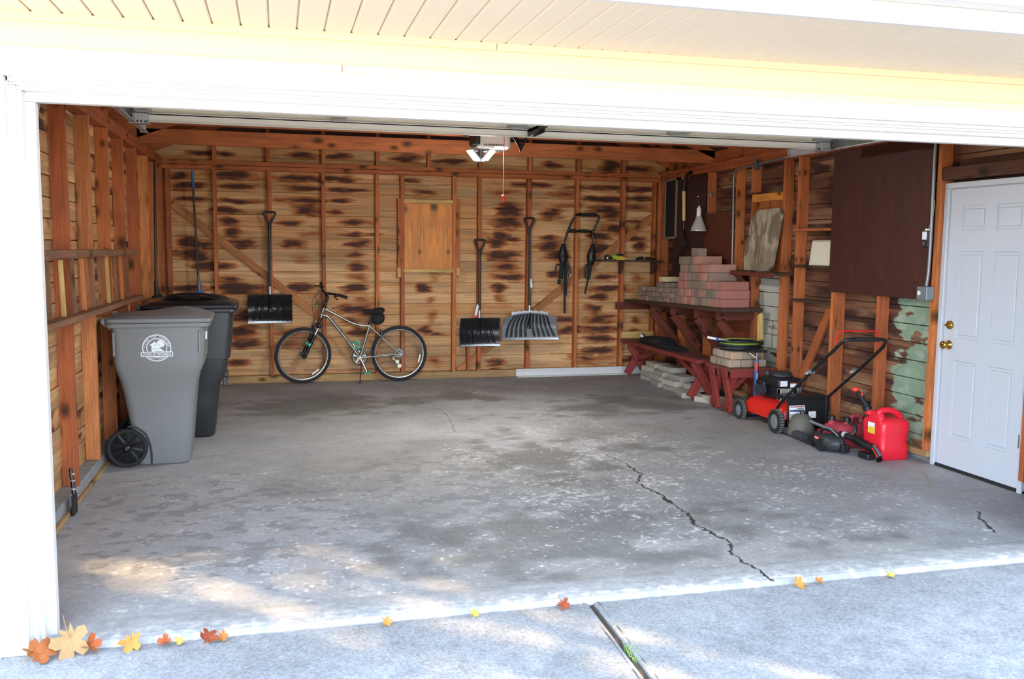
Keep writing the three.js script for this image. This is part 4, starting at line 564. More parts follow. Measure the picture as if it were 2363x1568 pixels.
{ const t = thing('push_broom', 'dark broom standing head down in the left corner behind the black cart', 'broom', [0, 0, 0]);
  part('pole', [cyl(V(-0.47, 2.40, 1.02), V(-0.46, 1.20, 1.28), 0.013)], M.charcoal, t); part('ferrule', cyl(V(-0.46, 1.22, 1.275), V(-0.455, 1.08, 1.30), 0.018, 0.022), M.black, t); part('head', [box(0.07, 0.07, 0.30, -0.44, 1.06, 1.36, 0.02)], M.blackRough, t); part('bristles', box(0.06, 0.10, 0.30, -0.44, 0.98, 1.36, 0.01), M.blackRough, t); }
{
  const t = thing('wooden_railing', 'old wooden railing with thin balusters fixed along the left wall studs', 'railing', [0, 0, 0]), x = -0.455;
  part('top_rail', beam(V(x - 0.02, 1.51, 2.50), V(x - 0.02, 1.525, 6.3), 0.05, 0.048, 0.006), M.oldRail, t);
  part('bottom_rail', beam(V(x, 1.13, 2.42), V(x, 1.165, 6.3), 0.085, 0.036, 0.006), M.oldRail, t);
  for (let i = 0; i < 11; i++) { const z = 2.86 + i * 0.29 + rr(-0.03, 0.03), m = i % 5 === 3 ? M.paleWood : i % 5 === 1 ? M.studL[3] : M.oldRail; part('baluster', beam(V(x - 0.02, 1.15, z), V(x - 0.03, 1.49, z), 0.022, 0.024, 0.003, V(1, 0, 0)), m, t); }
}
{ // black tool just inside the left jamb
  const t = thing('ice_scraper', 'black hand scraper standing on the floor behind the left door jamb', 'scraper', [0, 0, 0]);
  part('handle', cyl(V(-0.487, 0.12, 5.04), V(-0.505, 0.27, 5.02), 0.012, 0.010, 10), M.blackGloss, t); part('blade', box(0.014, 0.12, 0.10, -0.484, 0.061, 5.045, 0.004), M.blackRough, t); for (const y of [0.15, 0.20, 0.24]) part('collar', disc(V(-0.490, y, 5.036), V(0, 1, 0), 0.015, 0.008, 12), M.galv, t);
}
// ---------------------------------------------------------------- workbench along the right wall
const benchY = (z) => 0.952 + 0.022 * (z - 0.27);
{
  const t = thing('workbench', 'dark wooden workbench on knee braces along the right wall, loaded with bricks', 'workbench', [0, 0, 0]);
  part('bench_top', beam(V(5.13, benchY(0.02) - 0.02, 0.02), V(5.13, benchY(2.62) - 0.02, 2.62), 0.44, 0.038), M.benchTop, t);
  
  part('ledger', beam(V(4.79, 0.865, 0.03), V(5.33, 0.865, 0.03), 0.04, 0.09), M.maroonWood, t, 'red-stained ledger board');
  for (const z of [0.75, 1.32, 1.92, 2.42]) { const y = benchY(z) - 0.042; part('arm', beam(V(4.95, y - 0.045, z), V(5.35, y - 0.045, z), 0.04, 0.088), M.maroonWood, t); part('knee_brace', beam(V(4.985, y - 0.09, z), V(5.30, 0.46, z), 0.04, 0.09, 0.003, V(0, 1, 0)), M.maroonWood, t); }
}
{ // bricks: a low stack at the far end, a tall stepped stack of long blocks towards the door
  const clay = [0x9c7464, 0x8e7868, 0x807062, 0xac7c6c, 0xa0685c, 0x766a60, 0x8e7c6a, 0xa66c60].map((c) => { const m = mat(c, 0.9); m.bumpMap = driveTex; m.bumpScale = 0.002; return m; });
  const mk = (w, h, d) => planar(box(w - 0.003, h - 0.002, d - 0.003, 0, 0, 0, 0.004), 0, 1, 0.3, 0.1, 0.4, 0.4), long = mk(0.30, 0.0865, 0.092), small = mk(0.20, 0.057, 0.098);
  const put = (g, x, y, z, ry, label, group, mi) => { const o = solo('brick', g, clay[mi ?? (rnd() * clay.length) | 0], label, 'brick', group); o.geometry = g; o.position.set(x, y, z); o.rotation.set(-0.022, ry, 0, 'YXZ'); return o; };
  const ends = [2.515, 2.515, 2.50, 2.23, 2.215, 1.90];
  ends.forEach((ze, r) => { for (let z = ze - 0.046, k = 0; z > 1.44; z -= 0.0935, k++) put(long, 5.11 + rr(-0.012, 0.012) + (r > 3 ? 0.01 : 0), benchY(z) + 0.0440 + r * 0.0867, z, rr(-0.012, 0.012), `weathered red block in the ${['bottom', 'second', 'third', 'fourth', 'fifth', 'top full'][r]} course of the tall stepped stack`, `blocks in course ${r + 1} of the tall stack`, k === 0 ? [4, 7, 4, 1, 3, 3][r] : undefined); });
  const o = put(long, 5.06, benchY(1.78) + 0.0440 + 6 * 0.0867, 1.76, Math.PI / 2 - 0.03, 'single block lying crosswise on top of the tall stack', undefined, 1); o.rotation.set(0, Math.PI / 2, 0.022); o.scale.x = 0.62;
  for (let r = 0; r < 4; r++) for (let z = r === 3 ? 0.95 : 0.37, k = 0; z < (r === 3 ? 1.30 : 1.34); z += 0.1, k++) put(small, 5.06 + rr(-0.012, 0.012), benchY(z) + 0.0290 + r * 0.0573, z, rr(-0.03, 0.03), `small brown brick in the ${['bottom', 'second', 'third', 'short top'][r]} course of the low far stack`, `bricks in course ${r + 1} of the low stack`, [1, 2, 5, 6, 0, 2][(rnd() * 6) | 0]);
  const b = put(mk(0.22, 0.06, 0.10), 4.985, benchY(1.38) + 0.030, 1.385, 0.9, 'pale tan brick lying askew between the two stacks'); b.material = mat(0xb9a77e, 0.9); b.position.set(5.0, benchY(1.40) + 0.0305 + 4 * 0.0573, 1.15); b.rotation.set(-0.022, 0.1, 0, 'YXZ');
}
{ const t = thing('wood_stake', 'pale wooden stick standing upright at the end of the workbench', 'stick', [0, 0, 0]); part('stick', beam(V(5.305, 0.955, 2.66), V(5.33, 0.0, 2.70), 0.02, 0.042, 0.003, V(1, 0, 0)), M.paleWood, t); part('stick', beam(V(5.275, 0.94, 2.665), V(5.29, 0.0, 2.705), 0.012, 0.018, 0.002, V(1, 0, 0)), M.paleWood, t); }
solo('hardboard_sheet', grain(turn(box(0.012, 0.62, 0.72, 0, 0.31, 0), 0, 0, -0.06).translate(5.325, 0.28, 2.02), 1), mat(0x7c3a20, 0.6), 'reddish brown board leaning under the workbench', 'board');
{ const o = solo('timber_block', beam(V(4.86, 0.497, 0.04), V(5.30, 0.497, 0.02), 0.06, 0.085), M.paleWood, 'pale timber offcut against the back wall at the red bench', 'timber'); }
// ---------------------------------------------------------------- red wooden benches with crossed legs
const redPaint = new THREE.MeshStandardMaterial({ color: 0x822f28, roughness: 0.6, bumpMap: grainBump, bumpScale: 0.001 }), redTop = new THREE.MeshStandardMaterial({ color: 0x7a4a44, roughness: 0.7, map: grainTex, bumpMap: grainBump, bumpScale: 0.001 });
{
  const t = thing('picnic_bench', 'long red bench with crossed legs under the workbench, black bag on top', 'bench', [0, 0, 0]), y = 0.452;
  part('seat', grain(b2(4.84, 5.12, y - 0.038, y, 0.14, 2.24, 0.006), 2), redTop, t); part('seat_edge', [b2(4.833, 4.842, y - 0.04, y - 0.001, 0.14, 2.245, 0.003), b2(4.84, 5.12, y - 0.04, y - 0.001, 2.236, 2.246, 0.003)], redPaint, t);
  for (const z of [0.30, 2.08]) { part('leg', beam(V(4.875, y - 0.04, z), V(5.10, 0.035, z), 0.038, 0.088), redPaint, t).position.z = 0.02; part('leg', beam(V(5.085, y - 0.04, z), V(4.86, 0.035, z), 0.038, 0.088), redPaint, t).position.z = -0.0185; part('cleat', b2(4.88, 5.08, y - 0.10, y - 0.038, z - 0.06, z - 0.038, 0.003), redPaint, t); }
  part('stay', beam(V(4.98, 0.22, 0.32), V(4.98, y - 0.05, 0.95), 0.038, 0.06), redPaint, t); part('stay', beam(V(4.98, 0.22, 2.06), V(4.98, y - 0.05, 1.45), 0.038, 0.06), redPaint, t);
}
for (const [z0, z1, lab] of [[2.46, 2.715, 'short red stool with crossed legs, beside the long red bench'], [2.735, 2.985, 'short red stool with crossed legs, in front of the lawn mower']]) {
  const t = thing('red_stool', lab, 'stool', [0, 0, 0]), y = 0.452, zc = (z0 + z1) / 2;
  part('seat', grain(b2(4.825, 5.32, y - 0.03, y, z0, z1, 0.005), 0), redTop, t); part('apron', [b2(4.83, 5.315, y - 0.085, y - 0.003, z1 - 0.02, z1 + 0.002, 0.003), b2(4.82, 4.845, y - 0.085, y - 0.002, z0 + 0.08, z1 - 0.08, 0.003)], redPaint, t);
  for (const x of [4.865, 5.285]) { part('leg', beam(V(x, y - 0.03, z0 + 0.045), V(x, 0.03, z1 - 0.03), 0.036, 0.075, 0.003, V(1, 0, 0).cross(V(0, -0.42, 0.18).normalize())), redPaint, t).position.x = 0.0; part('leg', beam(V(x + 0.037, y - 0.03, z1 - 0.045), V(x + 0.037, 0.03, z0 + 0.03), 0.036, 0.075, 0.003, V(1, 0, 0).cross(V(0, -0.42, -0.18).normalize())), redPaint, t); }
  part('stay', beam(V(4.90, 0.24, zc), V(5.10, y - 0.05, zc), 0.03, 0.05), redPaint, t); part('stay', beam(V(5.27, 0.24, zc), V(5.05, y - 0.05, zc), 0.03, 0.05), redPaint, t);
}
{ // tumbled pavers on the stools, hose and pump
  const tones = [0xa08a72, 0x968674, 0xb0987c, 0x8c7e6e, 0xa89482].map((c) => { const m = mat(c, 0.95); m.bumpMap = driveTex; m.bumpScale = 0.003; return m; }), g = planar(box(0.128, 0.074, 0.098, 0, 0, 0, 0.014), 0, 1, 0.1, 0.2, 0.3, 0.3);
  for (let r = 0; r < 2; r++) for (let i = 0; i < 3; i++) for (let j = 0; j < 4; j++) { const sx = r && i === 2 && j > 2; if (sx) continue; const o = solo('paver', g, tones[(rnd() * 5) | 0], r ? 'tan tumbled paver in the upper layer on the red stools, under the hose' : 'tan tumbled paver in the lower layer resting on the red stools', 'paver', r ? 'upper pavers on the red stools' : 'lower pavers on the red stools'); o.geometry = g; o.position.set(4.925 + i * 0.131 + (r ? 0.02 : 0) + rr(-0.004, 0.004), 0.452 + 0.0375 + r * 0.0752, 2.535 + j * 0.102 + rr(-0.003, 0.003)); o.rotation.y = rr(-0.03, 0.03); }
  const t = thing('garden_hose', 'coiled black garden hose with yellow-green stripe lying on the pavers', 'garden hose', [0, 0, 0]), cx = 5.075, cz = 2.70, y0 = 0.618; const lime = mat(0xb4cc3c, 0.4), hose = mat(0x24282c, 0.35);
  for (let k = 0; k < 9; k++) { const R = 0.135 + (k % 3) * 0.028 + rr(-0.006, 0.006), lay = Math.floor(k / 3), P = [], tx = rr(-0.05, 0.05), tz = rr(-0.06, 0.06); for (let i = 0; i < 16; i++) { const a = i / 16 * Math.PI * 2; P.push(V(cx + Math.cos(a) * R * 1.18 + rr(-0.003, 0.003), y0 + 0.011 + lay * 0.025 + (Math.cos(a) * tx + Math.sin(a) * tz) * 0.12 + (lay ? 0.012 : 0), cz + Math.sin(a) * R)); } part('coil', tube(P, 0.0115, 70, 8, true), k === 4 || k === 7 ? lime : hose, t, k === 4 || k === 7 ? 'yellow-green stretch of hose' : undefined); }
  part('coupling', [cyl(V(4.86, 0.705, 2.66), V(4.92, 0.695, 2.72), 0.016, 0.016)], M.galv, t, 'silver coupling'); part('coupling_ring', cyl(V(4.845, 0.707, 2.645), V(4.86, 0.705, 2.66), 0.019), mat(0x2a3f9a, 0.4), t, 'blue ring'); part('hose_end', tube([V(4.92, 0.695, 2.72), V(4.98, 0.688, 2.79), V(5.1, 0.69, 2.83)], 0.0115, 14, 8), lime, t); part('nozzle', [cyl(V(4.765, 0.722, 2.60), V(4.845, 0.707, 2.645), 0.013)], mat(0xd8d8d4, 0.4), t, 'white nozzle'); part('nozzle', [cyl(V(5.04, 0.612, 2.90), V(5.085, 0.555, 2.99), 0.008, 0.012)], M.steelBar, t, 'metal nozzle');
  const p = thing('bicycle_pump', 'blue floor pump with black handle standing in front of the red stools', 'bicycle pump', [5.075, 0, 3.02]);
  part('barrel', cyl(V(0, 0.02, 0), V(0, 0.54, 0), 0.019, 0.019, 16), mat(0x2f5f9e, 0.35), p); part('barrel_label', cyl(V(0, 0.44, 0), V(0, 0.52, 0), 0.0195, 0.0195, 16), mat(0xb04a4a, 0.4), p); part('barrel_stripe', b2(-0.006, 0.006, 0.2, 0.42, 0.0165, 0.0205), mat(0x9fc4ea, 0.4), p); part('plunger', cyl(V(0, 0.54, 0), V(0, 0.62, 0), 0.006), M.chrome, p); part('handle', cyl(V(-0.10, 0.625, 0), V(0.10, 0.625, 0), 0.014, 0.014, 12), M.blackRough, p); part('foot', b2(-0.09, 0.09, 0, 0.02, -0.02, 0.022, 0.005), M.black, p);
}
{ // black bag on the long bench
  const t = thing('duffel_bag', 'slumped black fabric bag with small white logo on the red bench', 'bag', [4.985, 0.452, 0.0]); const rings = [];
  for (let k = 0; k <= 16; k++) { const u = k / 16, q = [], z = 0.42 + u * 1.2, hh = (0.135 * Math.pow(Math.sin(Math.PI * Math.min(1, u * 0.98 + 0.02)), 0.55)) * (0.75 + 0.35 * vn(u * 5, 3, 2)) * (u > 0.62 ? 0.55 : 1), w = 0.125 * Math.pow(Math.sin(Math.PI * (u * 0.94 + 0.03)), 0.4); for (let i = 0; i < 18; i++) { const a = -i / 18 * Math.PI * 2, n = 0.86 + 0.28 * fbm(u * 9, i * 0.7, 3, 6); q.push(V(Math.cos(a) * w * n + 0.01, Math.max(0.001, hh * 0.48 + Math.sin(a) * hh * 0.56 * n), z)); } rings.push(q); }
  part('body', loft(rings, true, true, 1.0), M.blackRough, t); part('logo', turn(box(0.03, 0.018, 0.07, 0, 0, 0, 0.003), 0, 0, 0.9).translate(-0.085, 0.088, 0.62), M.paper, t, 'white logo patch'); part('strap', tube([V(-0.06, 0.11, 0.6), V(-0.10, 0.08, 0.8), V(-0.11, 0.03, 1.0), V(-0.08, 0.06, 1.25), V(0.0, 0.06, 1.4)], 0.010, 30, 6), M.black, t);
}
{ // grey concrete pavers under the bench
  const g = planar(box(0.20, 0.058, 0.30, 0, 0, 0, 0.006), 0, 2, 0, 0, 0.6, 0.6), S = [[5.07, 0.029, 0.62, 0.1], [5.0, 0.029, 1.05, -0.12], [5.02, 0.029, 1.42, 0.06], [4.96, 0.029, 1.80, -0.2], [5.04, 0.0875, 0.66, 0.02], [5.02, 0.0875, 1.02, -0.08], [5.0, 0.0875, 1.40, 0.1], [5.05, 0.146, 0.68, 0.06], [5.03, 0.146, 1.06, -0.05], [5.07, 0.146, 1.42, 0.05], [5.07, 0.2045, 0.74, -0.04], [5.08, 0.2045, 1.12, 0.07], [5.10, 0.0875, 1.78, 0.12], [5.03, 0.029, 2.22, 0.5]];
  const tone = [0xa8a294, 0x9a968c, 0xb2ab9c].map((c) => { const m = mat(c, 0.95); m.bumpMap = driveTex; m.bumpScale = 0.003; return m; });
  for (const [x, y, z, a] of S) { const o = solo('concrete_paver', g, tone[(rnd() * 3) | 0], 'grey concrete paver in the pile under the long red bench', 'paver', 'concrete pavers under the bench'); o.geometry = g; o.position.set(x, y, z); o.rotation.y = a; }
  solo('paper_sheet', surf(8, 8, (u, v) => V(4.90 + u * 0.2 + v * 0.04, 0.062 + 0.012 * Math.sin(u * 5 + v * 2), 2.33 - v * 0.24), 0.0015), M.paper, 'crumpled white sheet of paper lying on a paver by the red bench', 'paper');
}
{ const t = thing('vinyl_trim', 'long white vinyl trim lying on the floor along the back wall', 'trim piece', [0, 0, 0]); part('length', [turn(ext([[0, 0], [0.062, 0.002], [0.075, 0.06], [0.068, 0.095], [0.06, 0.095], [0.066, 0.06], [0.054, 0.01], [0, 0.008]], 1.66), 0, Math.PI / 2, 0).translate(3.50, 0.001, 0.105)], M.white, t); part('ridge', cyl(V(3.505, 0.062, 0.034), V(5.15, 0.062, 0.034), 0.004), M.white, t); }
// ---------------------------------------------------------------- small shelf on the back wall with its things
{
  const t = thing('wall_shelf', 'narrow dark shelf on the back wall with a wedge bracket', 'shelf', [0, 0, 0]); part('board', grain(b2(4.50, 5.34, 1.420, 1.438, 0.001, 0.20, 0.003), 0), M.benchTop, t); part('bracket', ext([[0, 0], [0.16, 0], [0.13, -0.06], [0.06, -0.155], [0, -0.16]].map(([a, b]) => [a, b]), 0.028, 0.003).applyMatrix4(new THREE.Matrix4().makeBasis(V(0, 0, 1), V(0, 1, 0), V(-1, 0, 0))).translate(4.845, 1.419, 0.002), M.darkWood, t); part('bracket', ext([[0, 0], [0.16, 0], [0.13, -0.06], [0.06, -0.155], [0, -0.16]], 0.028, 0.003).applyMatrix4(new THREE.Matrix4().makeBasis(V(0, 0, 1), V(0, 1, 0), V(-1, 0, 0))).translate(5.28, 1.419, 0.002), M.darkWood, t);
  const y = 1.4385; { const q = thing('spray_bottle', 'small bottle with white cap and black body on the back wall shelf', 'bottle', [4.63, y, 0.11]); part('body', turn(lathe([[0, 0], [0.022, 0], [0.024, 0.004], [0.024, 0.05], [0.012, 0.06], [0, 0.06]], 14)), M.black, q); part('cap', ball(0.016, V(0, 0.02, 0.022)), M.paper, q); }
  { const q = thing('glass_jar', 'small dull metal jar at the end of the back wall shelf', 'jar', [4.57, y, 0.12]); part('body', lathe([[0, 0], [0.02, 0], [0.021, 0.03], [0, 0.031]], 12), M.galvDark, q); part('lid', lathe([[0, 0.031], [0.018, 0.031], [0.018, 0.038], [0, 0.038]], 12), M.grey, q); }
  { const q = thing('work_glove', 'lime green and black work glove lying on the back wall shelf', 'glove', [4.73, y, 0.12]); part('palm', loft([0, 0.25, 0.5, 0.75, 1].map((u) => { const r = []; for (let i = 0; i < 10; i++) { const a = -i / 10 * 6.283; r.push(V(-0.05 + u * 0.14, 0.034 + Math.sin(a) * (0.034 - 0.012 * u), Math.cos(a) * 0.045)); } return r; }), true, true, 1), M.lime, q); part('cuff', box(0.08, 0.03, 0.08, 0.06, 0.058, 0.0, 0.012), M.black, q); for (let i = 0; i < 4; i++) part('finger', cyl(V(-0.04, 0.03, -0.035 + i * 0.022), V(-0.10, 0.016, -0.045 + i * 0.028), 0.012, 0.009, 8), M.black, q); }
  { const q = thing('yellow_handle_saw', 'hand saw with yellow grip lying on the back wall shelf', 'saw', [4.80, y, 0.155]); part('grip', ext([[-0.075, 0], [0.055, 0], [0.075, 0.012], [0.05, 0.03], [0, 0.042], [-0.05, 0.03]], 0.024, 0.004).translate(0, 0, -0.012), M.yellow, q); part('blade', ext([[0.06, 0.002], [0.19, 0.002], [0.19, 0.012], [0.06, 0.022]], 0.002), M.galv, q); }
  { const q = thing('pruning_shears', 'dark hedge shears lying on the back wall shelf', 'shears', [5.12, y, 0.11]); part('blade', [tube([V(-0.11, 0.012, 0.02), V(-0.05, 0.03, 0.01), V(0.02, 0.022, 0), V(0.10, 0.012, -0.01)], 0.012, 24, 7), tube([V(-0.10, 0.012, -0.03), V(-0.03, 0.02, 0.0), V(0.05, 0.024, 0.02), V(0.13, 0.012, 0.03)], 0.012, 24, 7)], M.black, q); part('pivot', disc(V(0, 0.03, 0.008), V(0, 1, 0), 0.014, 0.012, 12), M.galvDark, q); }
}
// ---------------------------------------------------------------- right wall: panels, conduit, shelves, tools
solo('plywood_panel', grain(b2(5.335, 5.352, 1.225, 2.425, 3.735, 4.985), 1), new THREE.MeshStandardMaterial({ color: 0x4c1e12, roughness: 0.65, map: tex(256, 256, (u, v) => { const n = 0.82 + 0.3 * (fbm(u * 6, v * 5, 4, 3) - 0.4) + 0.1 * (vn(u * 60, v * 9, 4) - 0.5), f = vn(u * 37, v * 41, 6) > 0.965 ? 1.35 : 1; return [255 * n * f, 248 * n * f, 242 * n * f]; }) }), 'large dark red-brown plywood panel on the right wall beside the door', 'panel');
solo('hardboard_sheet', b2(5.345, 5.358, 1.05, 1.98, 1.30, 1.955), M.hardboard, 'dark brown hardboard panel behind the clamp lamp', 'panel');
solo('hardboard_sheet', b2(5.347, 5.358, 1.05, 2.40, 0.45, 1.29), mat(0x3a2018, 0.7), 'blackish hardboard panel in the back right corner', 'panel');
{
  const t = thing('conduit', 'grey metal conduit with boxes running up and along the right wall', 'conduit', [0, 0, 0]);
  part('pipe', tube([V(5.33, 1.10, 2.0), V(5.33, 1.8, 1.985), V(5.33, 2.30, 1.965), V(5.325, 2.385, 2.0), V(5.32, 2.415, 2.12), V(5.32, 2.43, 2.45), V(5.32, 2.45, 3.2), V(5.32, 2.46, 4.0), V(5.32, 2.46, 4.9)], 0.0105, 90, 8, false, 0.2), M.galvDark, t);
  part('junction_box', [disc(V(5.315, 2.415, 2.46), V(1, 0, 0), 0.045, 0.04, 8), cyl(V(5.30, 2.45, 2.46), V(5.30, 2.495, 2.46), 0.012)], mat(0x4c5456, 0.5), t); part('strap', b2(5.315, 5.335, 1.76, 1.775, 1.965, 2.02), M.galv, t);
}
{
  const t = thing('wall_conduit', 'grey conduit with outlet box beside the side door', 'conduit', [0, 0, 0]);
  part('pipe', tube([V(5.315, 2.46, 5.005), V(5.315, 2.0, 5.008), V(5.315, 1.62, 5.01), V(5.315, 1.42, 5.004), V(5.312, 1.33, 4.995)], 0.0115, 40, 8), M.galvDark, t); part('outlet_box', [b2(5.285, 5.352, 1.225, 1.325, 4.925, 5.035, 0.006)], mat(0x868c90, 0.45, { metalness: 0.5 }), t); part('socket', [disc(V(5.284, 1.275, 4.955), V(1, 0, 0), 0.016, 0.006, 14)], M.paper, t); part('wire', tube([V(5.315, 1.95, 5.03), V(5.31, 1.85, 5.028), V(5.31, 1.78, 5.0), V(5.31, 1.745, 4.995)], 0.003, 16, 5), mat(0xa88a5a, 0.6), t);
}
{ const t = thing('door_control', 'black wall control with white push button on the plywood panel', 'wall control', [0, 0, 0]); part('housing', b2(5.312, 5.335, 1.612, 1.735, 4.925, 4.985, 0.006), M.black, t); part('button', b2(5.304, 5.314, 1.668, 1.728, 4.928, 4.972, 0.004), M.paper, t, 'white push button'); part('small_button', [b2(5.309, 5.313, 1.63, 1.638, 4.935, 4.95), b2(5.309, 5.313, 1.645, 1.65, 4.935, 4.95)], M.grey, t); part('clip', b2(5.31, 5.335, 1.735, 1.748, 4.95, 5.0), M.paper, t); }
{
  const t = thing('grey_board', 'weathered grey wooden board with clipped corners standing on the small wall shelf', 'board', [0, 0, 0]), o = [[0.04, 0], [0.49, 0.0], [0.565, 0.055], [0.62, 0.49], [0.625, 0.55], [0.56, 0.61], [0.15, 0.60], [0.065, 0.50], [0.0, 0.12]];
  const gt = tex(256, 256, (u, v) => { const s = fbm(u * 60, v * 4, 3, 3), w = fbm(u * 5, v * 3, 3, 12), d = Math.max(sst(0.5, 0.62, w) * 0.8, sst(0.42, 0.3, v + 0.14 * (fbm(u * 9, 3, 2, 5) - 0.5)) * 0.55 * sst(0.12, 0.3, u)); return mix3([172 * (0.72 + 0.5 * s), 158 * (0.72 + 0.5 * s), 136 * (0.72 + 0.5 * s)], [112 * (0.7 + 0.5 * s), 94 * (0.7 + 0.5 * s), 74 * (0.7 + 0.5 * s)], d); });
  const g = planar(ext(o, 0.03, 0.004), 0, 1, 0, 0, 0.62, 0.66).applyMatrix4(new THREE.Matrix4().makeBasis(V(0, 0, 1), V(0, 1, 0), V(-1, 0, 0))); part('panel', turn(g, 0, 0, -0.09).translate(5.295, 1.372, 2.325), new THREE.MeshStandardMaterial({ map: gt, bumpMap: gt, bumpScale: 0.004, roughness: 0.9 }), t);
}
{ const t = thing('small_shelf', 'small dark shelf with red edge under the boarded side window', 'shelf', [0, 0, 0]); part('board', grain(b2(5.17, 5.362, 1.345, 1.370, 2.27, 3.13, 0.003), 2), M.benchTop, t); part('edge', grain(b2(5.162, 5.172, 1.325, 1.366, 2.26, 3.11, 0.002), 2), M.maroonWood, t); part('bracket', beam(V(5.19, 1.34, 2.33), V(5.355, 1.19, 2.33), 0.03, 0.04), M.maroonWood, t); part('tin_lid', turn(lathe([[0, 0], [0.04, 0], [0.04, 0.008], [0, 0.009]], 16)).translate(5.22, 1.37, 2.78), M.galv, t); }
for (const [y, lab] of [[1.775, 'upper wooden shelf between the studs left of the plywood panel'], [1.445, 'lower dark wooden shelf between the studs left of the plywood panel'], [1.13, 'low dark rail between the studs left of the plywood panel']]) solo('stud_shelf', grain(b2(5.325, 5.448, y - 0.022, y + 0.002, 3.145, 3.735, 0.003), 2), y > 1.5 ? M.studR[1] : M.benchTop, lab, 'shelf');
{ const t = thing('notepad', 'cream ruled pad standing on the lower stud shelf', 'notepad', [0, 0, 0]); part('pad', turn(b2(0, 0.03, 0, 0.22, 0, 0.34, 0.003), 0, 0, -0.12).translate(5.355, 1.448, 3.385), mat(0xd8d2ba, 0.8), t); part('binding', turn(b2(-0.002, 0.032, 0.208, 0.225, 0.01, 0.33, 0.004), 0, 0, -0.12).translate(5.355, 1.448, 3.385), mat(0xb4ae9a, 0.8), t); }
{ const t = thing('window_frame', 'empty wooden window frame leaning in the back right corner', 'window frame', [0, 0, 0]); const z0 = 0.22, z1 = 0.55, y0 = 1.70, y1 = 2.43, x = 5.325; part('stile', [b2(x, x + 0.022, y0, y1, z0, z0 + 0.028, 0.002)], M.greyWood, t); part('stile', [b2(x, x + 0.022, y0, y1, z1 - 0.016, z1, 0.002)], M.greyWood, t); part('rail', [b2(x, x + 0.022, y0, y0 + 0.028, z0, z1, 0.002)], M.greyWood, t); part('rail', [b2(x, x + 0.022, y1 - 0.028, y1, z0, z1, 0.002)], M.greyWood, t); part('screen', b2(x + 0.009, x + 0.012, y0 + 0.02, y1 - 0.02, z0 + 0.02, z1 - 0.02), mat(0x1e1712, 0.95), t, 'dark wire screen'); part('peg', cyl(V(5.335, 1.69, 0.33), V(5.345, 1.69, 0.33), 0.006), M.galvDark, t); }
{ const t = thing('grass_sickle', 'long sickle with pale wooden grip hanging on the right wall by the corner', 'sickle', [0, 0, 0]), x = 5.29; part('grip', cyl(V(x, 2.25, 0.845), V(x, 1.91, 0.87), 0.021, 0.019, 12), mat(0xd6b67c, 0.6), t); part('shank', tube([V(x, 1.91, 0.87), V(x, 1.80, 0.872), V(x, 1.72, 0.92), V(x, 1.66, 0.95), V(x, 1.60, 0.93)], 0.011, 30, 8), M.blackGloss, t); part('blade', surf(3, 20, (u, v) => V(x + 0.004 * u, lerp(1.63, 1.44, v) + 0.0, lerp(0.95, 0.66, Math.pow(v, 0.8)) + (u - 0.5) * 0.10 * (1 - 0.7 * v)), 0.004), M.black, t); part('hanger', tube([V(x, 2.25, 0.845), V(x + 0.005, 2.36, 0.85), V(x + 0.01, 2.44, 0.90), V(x + 0.02, 2.46, 0.98)], 0.018, 24, 8), M.black, t); }
{
  const t = thing('clamp_lamp', 'white clamp lamp with flared metal reflector on a swivel arm', 'lamp', [0, 0, 0]), z = 1.36;
  part('arm', [cyl(V(5.385, 2.185, z - 0.02), V(5.225, 2.165, z), 0.007), ball(0.014, V(5.225, 2.165, z))], M.chrome, t); part('clamp', [b2(5.37, 5.40, 2.16, 2.21, z - 0.05, z + 0.01, 0.004)], M.galvDark, t); part('cord', tube([V(5.225, 2.165, z), V(5.23, 2.10, z), V(5.245, 2.045, z)], 0.005, 12, 6), M.black, t);
  part('socket', [turn(lathe([[0, 0], [0.024, 0], [0.026, 0.01], [0.024, 0.10], [0.014, 0.115], [0, 0.118]], 18)).translate(5.238, 1.93, z), ball(0.012, V(5.243, 2.052, z))], mat(0xe8e6e0, 0.35), t); const rf = lathe([[0.024, 0.165], [0.03, 0.16], [0.045, 0.12], [0.075, 0.05], [0.088, 0.012], [0.090, 0], [0.086, 0], [0.072, 0.048], [0.042, 0.118], [0.024, 0.158]], 32); part('reflector', rf.translate(5.242, 1.782, z), mat(0xcfcac0, 0.3, { metalness: 0.35 }), t, 'flared pale metal reflector'); part('bulb', ball(0.035, V(5.242, 1.835, z)), mat(0xe0e0dc, 0.3), t);
}
